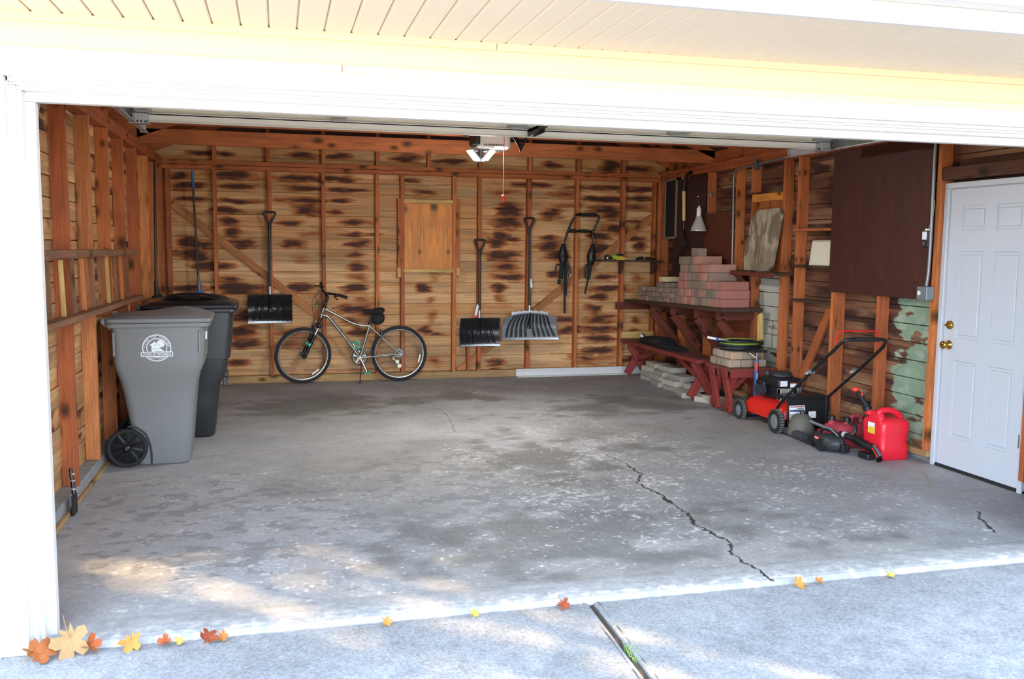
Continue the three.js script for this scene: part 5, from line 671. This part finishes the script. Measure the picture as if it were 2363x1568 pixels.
// ---------------------------------------------------------------- lawn mower
{
  const t = thing('lawn_mower', 'red push lawn mower with black engine and black folding handle by the right wall', 'lawn mower', [0, 0, 0]);
  const X0 = 4.895, X1 = 5.285, deck = [[0.085, 4.905, 5.275, 3.06, 3.76, 0.10], [0.09, 4.90, 5.28, 3.055, 3.765, 0.10], [0.16, 4.905, 5.275, 3.07, 3.76, 0.10], [0.205, 4.925, 5.255, 3.10, 3.75, 0.10], [0.235, 4.965, 5.215, 3.16, 3.72, 0.09], [0.245, 5.0, 5.18, 3.22, 3.68, 0.08]].map(([y, a, b, c, d, r]) => rrect(a, b, c, d, y, r, 6)); part('deck', loft(deck), M.red, t, 'glossy red steel deck');
  const treadM = mat(0x6a6658, 0.9), hubM = mat(0x787e82, 0.45);
  const mw = (x, z, r, s) => { const w = part('wheel', turn(lathe([[r * 0.66, -0.026], [r * 0.93, -0.026], [r, -0.018], [r, 0.018], [r * 0.93, 0.026], [r * 0.66, 0.026], [r * 0.66, -0.026]], 30), 0, 0, Math.PI / 2).translate(x, r, z), M.rubber, t); const lug = []; for (let k = 0; k < 26; k++) { const a = k / 26 * 6.283; lug.push(turn(box(0.034, 0.006, 0.012, 0, r, 0, 0.001), a, 0, 0).translate(x, r, z)); } part('tread', lug, treadM, w, 'grass-caked tread lugs'); part('hub', turn(lathe([[0, -0.012], [r * 0.66, -0.014], [r * 0.68, -0.006], [r * 0.68, 0.010], [r * 0.60, 0.014], [r * 0.3, 0.006], [r * 0.2, 0.016], [0, 0.018]], 26), 0, 0, s > 0 ? -Math.PI / 2 : Math.PI / 2).translate(x, r, z), hubM, w, 'grey wheel disc'); };
  mw(4.868, 3.115, 0.089, -1); mw(5.312, 3.115, 0.089, 1); mw(4.852, 3.775, 0.104, -1); mw(5.318, 3.775, 0.104, 1);
  part('axle_bracket', [b2(4.89, 4.92, 0.09, 0.16, 3.70, 3.80, 0.005), b2(5.26, 5.29, 0.09, 0.16, 3.70, 3.80, 0.005), cyl(V(4.86, 0.104, 3.775), V(5.30, 0.104, 3.775), 0.008), cyl(V(4.87, 0.089, 3.115), V(5.30, 0.089, 3.115), 0.008)], M.black, t);
  const en = part('engine', [b2(4.965, 5.205, 0.36, 0.445, 3.30, 3.60, 0.02), b2(4.985, 5.185, 0.245, 0.365, 3.33, 3.56, 0.02), b2(4.93, 4.985, 0.29, 0.40, 3.26, 3.40, 0.02)], M.black, t, 'black engine'); part('starter_cover', lathe([[0, 0.05], [0.05, 0.048], [0.085, 0.036], [0.095, 0.012], [0.097, 0], [0, 0]], 28).translate(5.095, 0.443, 3.44), M.charcoal, en); part('fuel_cap', [lathe([[0, 0.05], [0.026, 0.048], [0.03, 0.03], [0.03, 0.005], [0.02, 0], [0, 0]], 18).translate(4.995, 0.443, 3.36)], M.charcoal, en);
  const fins = []; for (let i = 0; i < 6; i++) fins.push(b2(4.985 + i * 0.022, 4.993 + i * 0.022, 0.25, 0.355, 3.555, 3.625, 0.001)); part('cylinder_fins', [...fins, b2(4.985, 5.105, 0.255, 0.35, 3.56, 3.60)], mat(0xc8c2b8, 0.35, { metalness: 0.4 }), en, 'bare metal cooling fins'); part('air_filter', disc(V(4.93, 0.315, 3.36), V(1, 0, 0), 0.055, 0.06, 20), M.charcoal, en); part('muffler', b2(5.19, 5.25, 0.28, 0.37, 3.38, 3.54, 0.015), M.galvDark, en);
  const lab = (name, x0, x1, y0, y1, z, m) => part(name, b2(x0, x1, y0, y1, z, z + 0.003, 0.001), m, en); lab('label', 4.985, 5.055, 0.375, 0.425, 3.599, M.paper); lab('label', 5.085, 5.145, 0.365, 0.405, 3.599, M.paper); part('label_stripe', b2(5.085, 5.145, 0.398, 0.404, 3.6015, 3.6035), M.red, en);
  // rear flap with its stickers
  const fl = part('rear_flap', [turn(b2(0, 0.37, -0.25, 0, 0, 0.012, 0.004), -0.10).translate(4.905, 0.315, 3.845), b2(4.89, 5.29, 0.30, 0.33, 3.68, 3.865, 0.008), b2(5.265, 5.30, 0.07, 0.32, 3.75, 3.88, 0.006)], M.black, t);
  const st = (name, x0, x1, y0, y1, m) => part(name, turn(b2(x0, x1, y0, y1, 0.0125, 0.0145), -0.10).translate(4.905, 0.315, 3.845), m, fl); st('sticker', 0.015, 0.165, -0.20, -0.065, M.paper); st('sticker_band', 0.02, 0.16, -0.185, -0.135, M.yellow); st('sticker_band', 0.02, 0.16, -0.118, -0.10, mat(0x3a4a7a, 0.6)); st('sticker_band', 0.02, 0.16, -0.082, -0.07, M.red); for (const y of [-0.095, -0.122]) st('sticker_band', 0.09, 0.16, y, y + 0.008, M.charcoal); st('sticker', 0.20, 0.27, -0.175, -0.12, M.paper);
  part('deck_sticker', b2(4.899, 4.9025, 0.12, 0.15, 3.60, 3.63), mat(0x7c8ac0, 0.5), t);
  // handle
  const hl = [V(4.885, 0.20, 3.72), V(4.88, 0.30, 3.83), V(4.875, 0.62, 4.27)], up = [V(4.875, 0.62, 4.27), V(4.87, 0.84, 4.585), V(4.885, 0.895, 4.65), V(4.93, 0.905, 4.665), V(5.19, 0.90, 4.66), V(5.25, 0.89, 4.65), V(5.27, 0.83, 4.59), V(5.285, 0.60, 4.27)], hr = [V(5.285, 0.60, 4.27), V(5.285, 0.30, 3.85), V(5.28, 0.20, 3.74)];
  part('lower_handle', [tube(hl, 0.0125, 30, 10, false, 0.2), tube(hr, 0.0125, 30, 10, false, 0.2)], M.black, t); part('upper_handle', tube(up, 0.0135, 80, 10, false, 0.25), M.black, t); part('grip_foam', cyl(V(4.95, 0.906, 4.665), V(5.18, 0.901, 4.66), 0.018, 0.018, 12), M.blackRough, t);
  for (const x of [4.872, 5.287]) part('handle_knob', [disc(V(x, 0.60, 4.24), V(1, 0, 0), 0.018, 0.05, 12), ball(0.012, V(x - 0.03, 0.585, 4.225))], M.galv, t); part('bail', tube([V(4.875, 0.84, 4.55), V(4.872, 0.905, 4.565), V(4.878, 0.952, 4.58), V(4.91, 0.962, 4.585), V(5.19, 0.958, 4.585), V(5.235, 0.945, 4.58), V(5.245, 0.90, 4.575), V(5.255, 0.83, 4.57)], 0.006, 60, 8, false, 0.2), M.red, t, 'red safety bail bar'); part('rope_guide', tube([V(5.285, 0.70, 4.40), V(5.265, 0.735, 4.39), V(5.27, 0.76, 4.39)], 0.005, 10, 6), M.black, t);
}
// ---------------------------------------------------------------- string trimmer, blower, fuel cans
{
  const t = thing('string_trimmer', 'cordless string trimmer with grey shaft and black grips lying against the fuel can', 'string trimmer', [0, 0, 0]);
  part('shaft', cyl(V(5.0, 0.155, 4.04), V(5.045, 0.12, 4.42), 0.0135), mat(0x8e949a, 0.35, { metalness: 0.5 }), t, 'grey tube shaft'); const hd = part('head', [cyl(V(4.97, 0.03, 4.00), V(4.975, 0.16, 3.985), 0.05, 0.035, 18), cyl(V(4.975, 0.15, 3.985), V(4.978, 0.225, 3.98), 0.03, 0.022, 16), cyl(V(4.995, 0.15, 3.98), V(5.003, 0.153, 4.06), 0.022, 0.016)], M.charcoal, t);
  part('guard', surf(20, 8, (u, v) => { const a = lerp(-0.5, 3.9, u), r = lerp(0.03, 0.115, Math.sin(v * 1.5)); return V(4.965 + Math.cos(a) * r, 0.205 - 0.155 * v * v - 0.02 * v, 3.985 + Math.sin(a) * r * 0.9); }, 0.005), mat(0x5c584c, 0.7), hd, 'dusty grass-stained guard');
  part('front_grip', cyl(V(5.043, 0.122, 4.40), V(5.05, 0.112, 4.62), 0.024, 0.027, 14), M.blackRough, t); part('grip_band', cyl(V(5.044, 0.121, 4.47), V(5.046, 0.119, 4.50), 0.0262, 0.0262, 14), mat(0xcfcfd4, 0.4), t); part('auxiliary_handle', tube([V(5.046, 0.12, 4.56), V(5.075, 0.17, 4.57), V(5.085, 0.205, 4.55), V(5.065, 0.225, 4.50)], 0.015, 26, 8), M.black, t);
  part('motor_body', loft([0, 0.15, 0.35, 0.6, 0.85, 1].map((u) => { const r = []; for (let i = 0; i < 14; i++) { const a = -i / 14 * 6.283; r.push(V(lerp(5.05, 5.045, u) + Math.cos(a) * 0.032 * (0.85 + 0.3 * Math.sin(u * 3)), lerp(0.112, 0.085, u) + Math.sin(a) * 0.034, 4.60 + u * 0.24)); } return r; }), true, true, 1), M.black, t);
  part('rear_handle', tube([V(5.045, 0.09, 4.80), V(5.035, 0.085, 4.87), V(5.02, 0.055, 4.93), V(5.01, 0.03, 4.97)], 0.024, 24, 10), M.black, t); part('handle_inlay', tube([V(5.037, 0.112, 4.86), V(5.024, 0.085, 4.93), V(5.014, 0.055, 4.972)], 0.012, 20, 8), mat(0x5a5f66, 0.5), t); part('handle_accent', tube([V(5.014, 0.10, 4.87), V(5.003, 0.072, 4.93), V(4.995, 0.048, 4.965)], 0.006, 20, 6), M.red, t); part('battery', b2(4.985, 5.045, 0.002, 0.052, 4.74, 4.86, 0.012), M.black, t);
}
{
  const t = thing('leaf_blower', 'black cordless leaf blower with red accents lying on the floor', 'leaf blower', [0, 0, 0]);
  part('nozzle_tube', cyl(V(4.905, 0.042, 3.80), V(4.865, 0.05, 4.30), 0.030, 0.037, 18), mat(0x3a3d42, 0.5), t); part('tube_ribs', [0, 1, 2, 3, 4].map((i) => { const p = V(4.905, 0.042, 3.80).lerp(V(4.865, 0.05, 4.30), 0.84 + i * 0.03); return disc(p, V(-0.08, 0.016, 1).normalize(), 0.039, 0.006, 18); }), M.charcoal, t); part('collar', cyl(V(4.865, 0.05, 4.30), V(4.862, 0.055, 4.37), 0.042, 0.048, 18), M.black, t);
  part('fan_housing', loft([[4.36, 0.045], [4.40, 0.062], [4.46, 0.078], [4.54, 0.078], [4.60, 0.06], [4.63, 0.03]].map(([z, r]) => { const q = []; for (let i = 0; i < 18; i++) { const a = -i / 18 * 6.283; q.push(V(4.885 + (z - 4.36) * 0.12 + Math.cos(a) * r * 1.05, Math.max(0.003, 0.070 + Math.sin(a) * r * 0.88), z)); } return q; }), true, true, 1), M.charcoal, t); part('intake', disc(V(4.825, 0.055, 4.50), V(-1, 0.2, 0.3).normalize(), 0.05, 0.02, 20), M.black, t); part('badge', turn(b2(-0.003, 0.003, -0.012, 0.012, -0.03, 0.03, 0.002), 0, 0, 0.3).translate(4.822, 0.10, 4.44), M.red, t); part('badge_text', turn(b2(-0.004, 0.002, -0.005, 0.005, -0.02, 0.02, 0.001), 0, 0, 0.3).translate(4.821, 0.101, 4.438), M.paper, t);
  part('handle', tube([V(4.885, 0.12, 4.38), V(4.895, 0.165, 4.41), V(4.91, 0.165, 4.50), V(4.925, 0.12, 4.60), V(4.925, 0.07, 4.635)], 0.017, 30, 10), M.black, t); part('handle_inlay', tube([V(4.884, 0.18, 4.42), V(4.90, 0.178, 4.50), V(4.915, 0.135, 4.59)], 0.008, 24, 8), mat(0x6a6f76, 0.5), t); part('trigger', b2(4.875, 4.89, 0.125, 0.155, 4.365, 4.39, 0.004), M.red, t, 'red trigger'); part('battery', b2(4.90, 4.97, 0.02, 0.08, 4.60, 4.67, 0.01), M.black, t);
}
{
  const t = thing('fuel_can', 'large bright red plastic fuel can with tall black spout', 'fuel can', [0, 0, 0]), rings = [[0.0, 5.09, 5.325, 4.635, 4.885, 0.035], [0.012, 5.08, 5.335, 4.625, 4.895, 0.04], [0.10, 5.082, 5.330, 4.63, 4.893, 0.04], [0.14, 5.088, 5.322, 4.635, 4.888, 0.04], [0.20, 5.084, 5.33, 4.63, 4.892, 0.04], [0.27, 5.082, 5.335, 4.628, 4.893, 0.04], [0.295, 5.09, 5.33, 4.635, 4.885, 0.04], [0.312, 5.11, 5.31, 4.655, 4.865, 0.04]].map(([y, a, b, c, d, r]) => rrect(a, b, c, d, y, r, 5));
  part('body', loft(rings, true, true, 0.9), M.canRed, t); part('handle', [tube([V(5.11, 0.29, 4.80), V(5.115, 0.355, 4.80), V(5.145, 0.372, 4.80), V(5.22, 0.368, 4.80), V(5.285, 0.335, 4.80), V(5.315, 0.28, 4.80)], 0.024, 40, 12, false, 0.4), loft([rrect(5.085, 5.15, 4.68, 4.86, 0.28, 0.03), rrect(5.09, 5.145, 4.70, 4.84, 0.34, 0.025), rrect(5.10, 5.14, 4.73, 4.82, 0.362, 0.018)], true, true, 0.9)], M.canRed, t);
  part('neck', cyl(V(5.10, 0.335, 4.70), V(5.082, 0.375, 4.695), 0.032, 0.03, 18), M.canRed, t); const sp = part('spout', [cyl(V(5.087, 0.362, 4.697), V(5.075, 0.39, 4.694), 0.036, 0.032, 18), cyl(V(5.075, 0.39, 4.694), V(5.005, 0.50, 4.675), 0.023, 0.014, 14)], M.black, t); part('spout_tip', [ball(0.024, V(4.99, 0.518, 4.67), 1.2, 0.8, 1)], mat(0xe0402c, 0.4), sp, 'orange-red spout cap'); part('safety_button', [ball(0.012, V(5.035, 0.475, 4.685), 1, 1.8, 1)], mat(0xe0402c, 0.4), sp);
  part('label', b2(5.0795, 5.0825, 0.19, 0.275, 4.72, 4.80), mat(0xe6c63a, 0.5), t, 'yellow and white warning label'); part('label_head', b2(5.079, 5.082, 0.24, 0.275, 4.72, 4.80), M.paper, t); part('embossing', [0, 1, 2].map((i) => b2(5.17 + i * 0.025, 5.185 + i * 0.025, 0.21 + i * 0.008, 0.214 + i * 0.008, 4.8925, 4.8955)), mat(0xb06040, 0.6), t);
}
{
  const t = thing('fuel_can', 'low dusty red fuel can with two black caps behind the large can', 'fuel can', [0, 0, 0]), rings = [[0.0, 5.02, 5.30, 4.20, 4.44, 0.03], [0.012, 5.01, 5.31, 4.19, 4.45, 0.035], [0.12, 5.01, 5.31, 4.19, 4.45, 0.035], [0.165, 5.03, 5.30, 4.21, 4.43, 0.04], [0.185, 5.07, 5.28, 4.24, 4.41, 0.04]].map(([y, a, b, c, d, r]) => rrect(a, b, c, d, y, r, 5)); part('body', loft(rings, true, true, 0.9), M.canDull, t, 'faded dusty red plastic body');
  for (const [x, z] of [[5.065, 4.27], [5.145, 4.36]]) { part('neck', cyl(V(x, 0.16, z), V(x, 0.20, z), 0.03, 0.027), M.canDull, t); part('cap', [cyl(V(x, 0.198, z), V(x, 0.235, z), 0.03, 0.028, 16)], M.black, t, 'black screw cap'); } part('handle', tube([V(5.20, 0.17, 4.33), V(5.21, 0.235, 4.33), V(5.25, 0.24, 4.33), V(5.29, 0.23, 4.33), V(5.295, 0.15, 4.33)], 0.016, 26, 8, false, 0.3), M.canDull, t);
}
{ const t = thing('blue_bin', 'blue plastic recycling bin at the edge of the side door', 'bin', [0, 0, 0]), rings = [[0.005, 5.262, 5.42, 6.065, 6.36, 0.03], [0.015, 5.255, 5.425, 6.06, 6.365, 0.03], [0.19, 5.248, 5.43, 6.052, 6.38, 0.03], [0.195, 5.242, 5.435, 6.046, 6.385, 0.03], [0.225, 5.242, 5.435, 6.046, 6.385, 0.03]].map(([y, a, b, c, d, r]) => rrect(a, b, c, d, y, r)); part('body', loft(rings, true, false), M.blue, t); part('inner_floor', b2(5.27, 5.41, 0.15, 0.16, 6.07, 6.35), M.blue, t); part('hand_slot', b2(5.246, 5.254, 0.10, 0.13, 6.13, 6.29, 0.003), M.charcoal, t); }
// ---------------------------------------------------------------- open overhead door, tracks, opener
{
  const t = thing('overhead_door', 'white steel sectional garage door rolled up overhead', 'garage door', [0, 0, 0]), y = 2.392, L = 0.532, xa = -0.14, xb = 4.70, inner = mat(0xdedbd0, 0.45);
  for (let k = 0; k < 4; k++) {
    const z0 = 4.50 + k * L, z1 = z0 + L - 0.004, s = part('door_section', [b2(xa, xb, y + 0.035, y + 0.045, z0, z1), b2(xa, xb, y, y + 0.04, z0, z0 + 0.012, 0.003), b2(xa, xb, y, y + 0.04, z1 - 0.012, z1, 0.003), b2(xa, xb, y, y + 0.004, z0, z0 + 0.055), b2(xa, xb, y, y + 0.004, z1 - 0.055, z1)], inner, t);
    for (const f of [0.0, 0.25, 0.5, 0.75, 1]) { const x = lerp(xa + 0.04, xb - 0.04, f); part('stile', b2(x - 0.04, x + 0.04, y - 0.002, y + 0.036, z0 + 0.01, z1 - 0.01, 0.002), M.galv, s); if (k) part('hinge', [b2(x - 0.03, x + 0.03, y - 0.008, y - 0.003, z0 - 0.045, z0 + 0.045), cyl(V(x - 0.032, y - 0.012, z0), V(x + 0.032, y - 0.012, z0), 0.006)], M.galvDark, s); }
  }
  part('strut', [b2(xa + 0.02, xb - 0.02, y - 0.05, y + 0.002, 4.535, 4.540), b2(xa + 0.02, xb - 0.02, y - 0.052, y - 0.047, 4.535, 4.555), b2(xa + 0.02, xb - 0.02, y - 0.006, y + 0.0, 4.50, 4.54)], M.whiteSteel, t, 'grey stiffening bar on the top section');
  for (const x of [xa + 0.02, xb - 0.02]) part('top_bracket', [b2(x - 0.045, x + 0.045, y - 0.05, y - 0.004, 4.49, 4.60, 0.004), ...[0, 1, 2].map((i) => b2(x - 0.03 + i * 0.022, x - 0.02 + i * 0.022, y - 0.062, y - 0.004, 4.585, 4.605, 0.002)), b2(x - 0.07, x + 0.05, y - 0.066, y - 0.06, 4.50, 4.60, 0.002)], M.galv, t, 'galvanised roller bracket');
  for (const [x, s] of [[xa - 0.03, -1], [xb + 0.03, 1]]) for (const z of [4.55, 5.03, 5.56, 6.09]) part('roller', [cyl(V(x - s * 0.05, y - 0.02, z), V(x + s * 0.025, y - 0.02, z), 0.005), disc(V(x + s * 0.03, y - 0.02, z), V(1, 0, 0), 0.022, 0.012, 14)], M.galvDark, t);
}
for (const [x, s, lab] of [[-0.185, -1, 'galvanised left door track under the roof joists'], [4.77, 1, 'galvanised right door track under the roof joists']]) {
  const t = thing('door_track', lab, 'door track', [0, 0, 0]), y = 2.368; part('rail', [b2(x - 0.003, x + 0.003, y - 0.03, y + 0.03, 3.95, 6.45), b2(Math.min(x, x - s * 0.035), Math.max(x, x - s * 0.035), y - 0.032, y - 0.027, 3.95, 6.45), b2(Math.min(x, x - s * 0.03), Math.max(x, x - s * 0.03), y + 0.027, y + 0.032, 3.95, 6.45)], M.galv, t);
  part('curve', surf(4, 16, (u, v) => { const a = v * Math.PI / 2, R = 0.30; return V(x + s * 0.065 * v - s * 0.035 * u, y - R + Math.cos(a) * R - 0.0, 6.45 + Math.sin(a) * 0.26); }, 0.004), M.galv, t); part('vertical_rail', b2(x + s * 0.065 - 0.02, x + s * 0.065 + 0.02, 0.05, y - 0.30, 6.715, 6.745), M.galv, t);
  part('hanger', [b2(x - 0.004, x + 0.004, y + 0.03, 2.68, 4.38, 4.41), b2(x - 0.004 + s * 0.0, x + 0.004, y + 0.02, y + 0.05, 4.2, 4.5)], M.galvDark, t); part('end_stop', b2(x - 0.02, x + 0.02, y - 0.03, y + 0.03, 3.96, 3.97), M.galv, t);
}
{
  const cx = 2.40, t = thing('door_opener', 'white garage door opener motor with rail and black lifting arm', 'door opener', [0, 0, 0]);
  part('rail', b2(cx - 0.015, cx + 0.015, 2.56, 2.60, 3.4, 6.80, 0.003), M.galvDark, t, 'steel opener rail');
  const mo = part('motor_housing', loft([[2.385, 0.125, 0.16], [2.40, 0.14, 0.18], [2.47, 0.135, 0.18], [2.56, 0.150, 0.19], [2.575, 0.145, 0.185]].map(([y, a, b]) => rrect(cx + 0.02 - a, cx + 0.02 + a, 3.22 - b, 3.22 + b, y, 0.04)), true, true, 0.8), mat(0xe6e2d8, 0.45), t); part('side_strip', b2(cx - 0.155, cx - 0.105, 2.41, 2.56, 3.20, 3.41, 0.01), M.black, mo); const gr = []; for (let i = 0; i < 12; i++) gr.push(b2(cx - 0.07 + i * 0.014, cx - 0.063 + i * 0.014, 2.402, 2.418, 3.395, 3.404)); part('vents', gr, M.charcoal, mo); part('hanger', [b2(cx - 0.11, cx - 0.085, 2.55, 2.70, 3.2, 3.23), b2(cx + 0.125, cx + 0.15, 2.55, 2.70, 3.2, 3.23), b2(cx - 0.11, cx + 0.15, 2.53, 2.55, 2.83, 3.23)], M.galvDark, t);
  part('trolley', b2(cx - 0.03, cx + 0.03, 2.53, 2.60, 4.02, 4.20, 0.006), M.black, t); part('lifting_arm', [beam(V(cx - 0.10, 2.535, 4.13), V(cx - 0.005, 2.285, 4.34), 0.008, 0.034), beam(V(cx - 0.02, 2.27, 4.34), V(cx + 0.005, 2.40, 4.52), 0.008, 0.03)], M.black, t); part('door_bracket', [b2(cx - 0.02, cx + 0.03, 2.372, 2.392, 4.48, 4.86, 0.002), b2(cx - 0.02, cx - 0.014, 2.347, 2.392, 4.48, 4.80), b2(cx + 0.024, cx + 0.03, 2.347, 2.392, 4.48, 4.80), ...[0, 1, 2, 3, 4, 5].map((i) => disc(V(cx + 0.005, 2.371, 4.53 + i * 0.05), V(0, 1, 0), 0.006, 0.006, 8))], M.charcoal, t, 'dark perforated bracket');
}
{ const t = thing('release_cord', 'red emergency release cord with red handle hanging from the opener rail', 'cord', [2.44, 0, 3.62]); part('cord', tube([V(0.0, 2.55, 0), V(0.001, 2.3, 0.0), V(0, 1.995, 0)], 0.0035, 12, 6), mat(0xd8685a, 0.6), t); part('handle', [ball(0.020, V(0, 1.98, 0), 1, 0.9, 1), cyl(V(0, 1.965, 0), V(0, 1.935, 0), 0.010, 0.006)], mat(0xd82a20, 0.4), t, 'red plastic handle'); }
{ // LED lamp with hinged panels folded up and outwards, screwed into the underside of the opener
  const c = V(2.335, 2.305, 3.25), t = thing('led_lamp', 'bright white LED lamp with hinged panels under the opener', 'lamp', [c.x, c.y, c.z]), glow = new THREE.MeshStandardMaterial({ color: 0xffffff, emissive: 0xf4f8ff, emissiveIntensity: 4, roughness: 0.5 });
  part('socket', cyl(V(0, 0.085, 0), V(0, 0.01, 0), 0.02, 0.026, 14), M.galvDark, t); part('hub', cyl(V(0, 0.012, 0), V(0, -0.02, 0), 0.036, 0.028, 18), mat(0x9aa0a6, 0.4), t);
  for (const a of [0.75, 2.75, 4.75]) {
    const ca = Math.cos(a), sa = Math.sin(a), out = V(ca, 1.0, sa).normalize(), nn = V(ca, -1, sa).normalize(), side = out.clone().cross(nn), p = V(ca * 0.036, -0.012, sa * 0.036).addScaledVector(out, 0.058);
    const B = new THREE.Matrix4().makeBasis(out, nn, side); part('panel_back', box(0.11, 0.012, 0.084, 0, -0.008, 0, 0.004).applyMatrix4(B).translate(p.x, p.y, p.z), mat(0xc8ccd0, 0.4), t); part('light_panel', box(0.104, 0.008, 0.078, 0, 0.002, 0, 0.003).applyMatrix4(B).translate(p.x, p.y, p.z), glow, t);
    const L = new THREE.RectAreaLight(new THREE.Color().setRGB(1, 0.97, 0.92), 170, 0.104, 0.078); L.position.copy(p).addScaledVector(nn, 0.012); t.add(L); t.updateWorldMatrix(true, true); L.lookAt(c.clone().add(L.position).add(nn));
  }
}
// ---------------------------------------------------------------- fallen leaves at the threshold
{
  const outline = (n) => { const p = []; for (let i = 0; i < 40; i++) { const a = i / 40 * Math.PI * 2 - Math.PI / 2, l = 0.55 + 0.45 * Math.pow(Math.abs(Math.cos(a * 2.5 + Math.PI / 4 * 0 + 1.25 * Math.PI)), 0.8) - 0.12 * Math.abs(Math.sin(a * 7.5)) - (i < 2 || i > 38 ? 0.35 : 0); p.push([Math.cos(a) * l, Math.sin(a) * l]); } return p; };
  const tones = [0x94744a, 0x945020, 0xa06428, 0xa87834, 0x843a1c, 0xb09a44, 0x984a20];
  const leaf = (x, y, z, r, rx, ry, rz, k, curl, lab) => {
    const o = outline(), pos = []; const P = ([a, b], s) => { const X = a * r * s, Y = b * r * s; return V(X, Math.pow(a * a * s * s, 1) * r * curl + 0.06 * r * Math.sin(b * 6 * s), Y); };
    for (let i = 0; i < o.length; i++) { const j = (i + 1) % o.length; for (const [s0, s1] of [[0, 0.5], [0.5, 1]]) { const A = P(o[i], s0), B = P(o[j], s0), C = P(o[j], s1), D = P(o[i], s1); for (const q of s0 ? [A, C, B, A, D, C] : [A, D, C]) pos.push(q.x, q.y, q.z); } }
    const g = new THREE.BufferGeometry(); g.setAttribute('position', new THREE.Float32BufferAttribute(pos, 3)); g.setAttribute('uv', new THREE.Float32BufferAttribute(new Float32Array(pos.length / 3 * 2), 2)); g.computeVertexNormals();
    const t = thing('maple_leaf', lab, 'leaf', [x, y, z], 0, 'fallen maple leaves along the threshold'); t.rotation.set(rx, ry, rz); part('leaf_blade', g, new THREE.MeshStandardMaterial({ color: tones[k], roughness: 0.8, side: THREE.DoubleSide }), t); part('leaf_stem', tube([V(0, 0, -r * 0.2), V(0.004, 0.006, -r * 0.8), V(0.01, 0.012, -r * 1.3)], 0.0014, 8, 5), mat(0xa07040, 0.7), t);
  };
  leaf(-0.115, 0.034, 6.985, 0.083, 1.05, 0.4, 0.1, 0, 0.35, 'large tan maple leaf standing against the floor edge by the left jamb'); leaf(-0.215, 0.006, 7.0, 0.062, 0.5, 2.2, 0.3, 1, 0.7, 'curled orange-brown leaf at the foot of the left jamb'); leaf(-0.25, 0.008, 6.99, 0.045, 0.9, 4.0, 0.5, 2, 0.9, 'small crumpled orange leaf touching the left jamb'); leaf(-0.045, 0.012, 6.992, 0.046, 0.8, 1.2, -0.4, 6, 0.9, 'rust-brown leaf beside the large tan leaf'); leaf(0.105, 0.008, 6.985, 0.05, 0.8, 0.3, 0.2, 3, 0.6, 'golden orange leaf lying alone at the threshold'); leaf(0.23, 0.0, 6.99, 0.035, 0.5, 5.0, 0.2, 6, 0.6, 'small red-brown leaf next to a pale yellow one'); leaf(0.285, -0.004, 6.992, 0.022, 0.5, 2.0, 0.1, 5, 0.5, 'tiny pale yellow leaf at the threshold'); leaf(0.395, 0.004, 6.99, 0.042, 0.6, 3.0, 0.3, 4, 0.8, 'dark rust curled leaf at the threshold'); leaf(0.45, 0.0, 6.99, 0.026, 0.6, 1.0, 0.3, 2, 0.8, 'small orange leaf beside the dark rust leaf');
  leaf(1.115, -0.004, 6.99, 0.026, 0.6, 1.0, 0.2, 3, 0.7, 'small golden leaf on the floor edge between the jamb and the joint'); leaf(1.495, -0.004, 6.985, 0.024, 0.6, 2.5, 0.2, 5, 0.7, 'small yellow leaf on the floor edge near the joint'); leaf(1.90, -0.002, 6.985, 0.034, 0.5, 0.5, 0.2, 4, 0.7, 'rust leaf lying by the driveway joint'); leaf(3.08, -0.002, 6.99, 0.038, 0.7, 2.0, 0.2, 3, 0.7, 'golden leaf on the floor edge below the long crack'); leaf(3.19, -0.004, 6.985, 0.026, 0.6, 4.0, 0.2, 2, 0.7, 'orange leaf beside the golden leaf near the long crack'); leaf(3.59, -0.006, 6.985, 0.024, 0.4, 1.0, 0.1, 5, 0.5, 'flat yellow leaf on the floor edge to the right');
}
renderer.render(scene, camera);
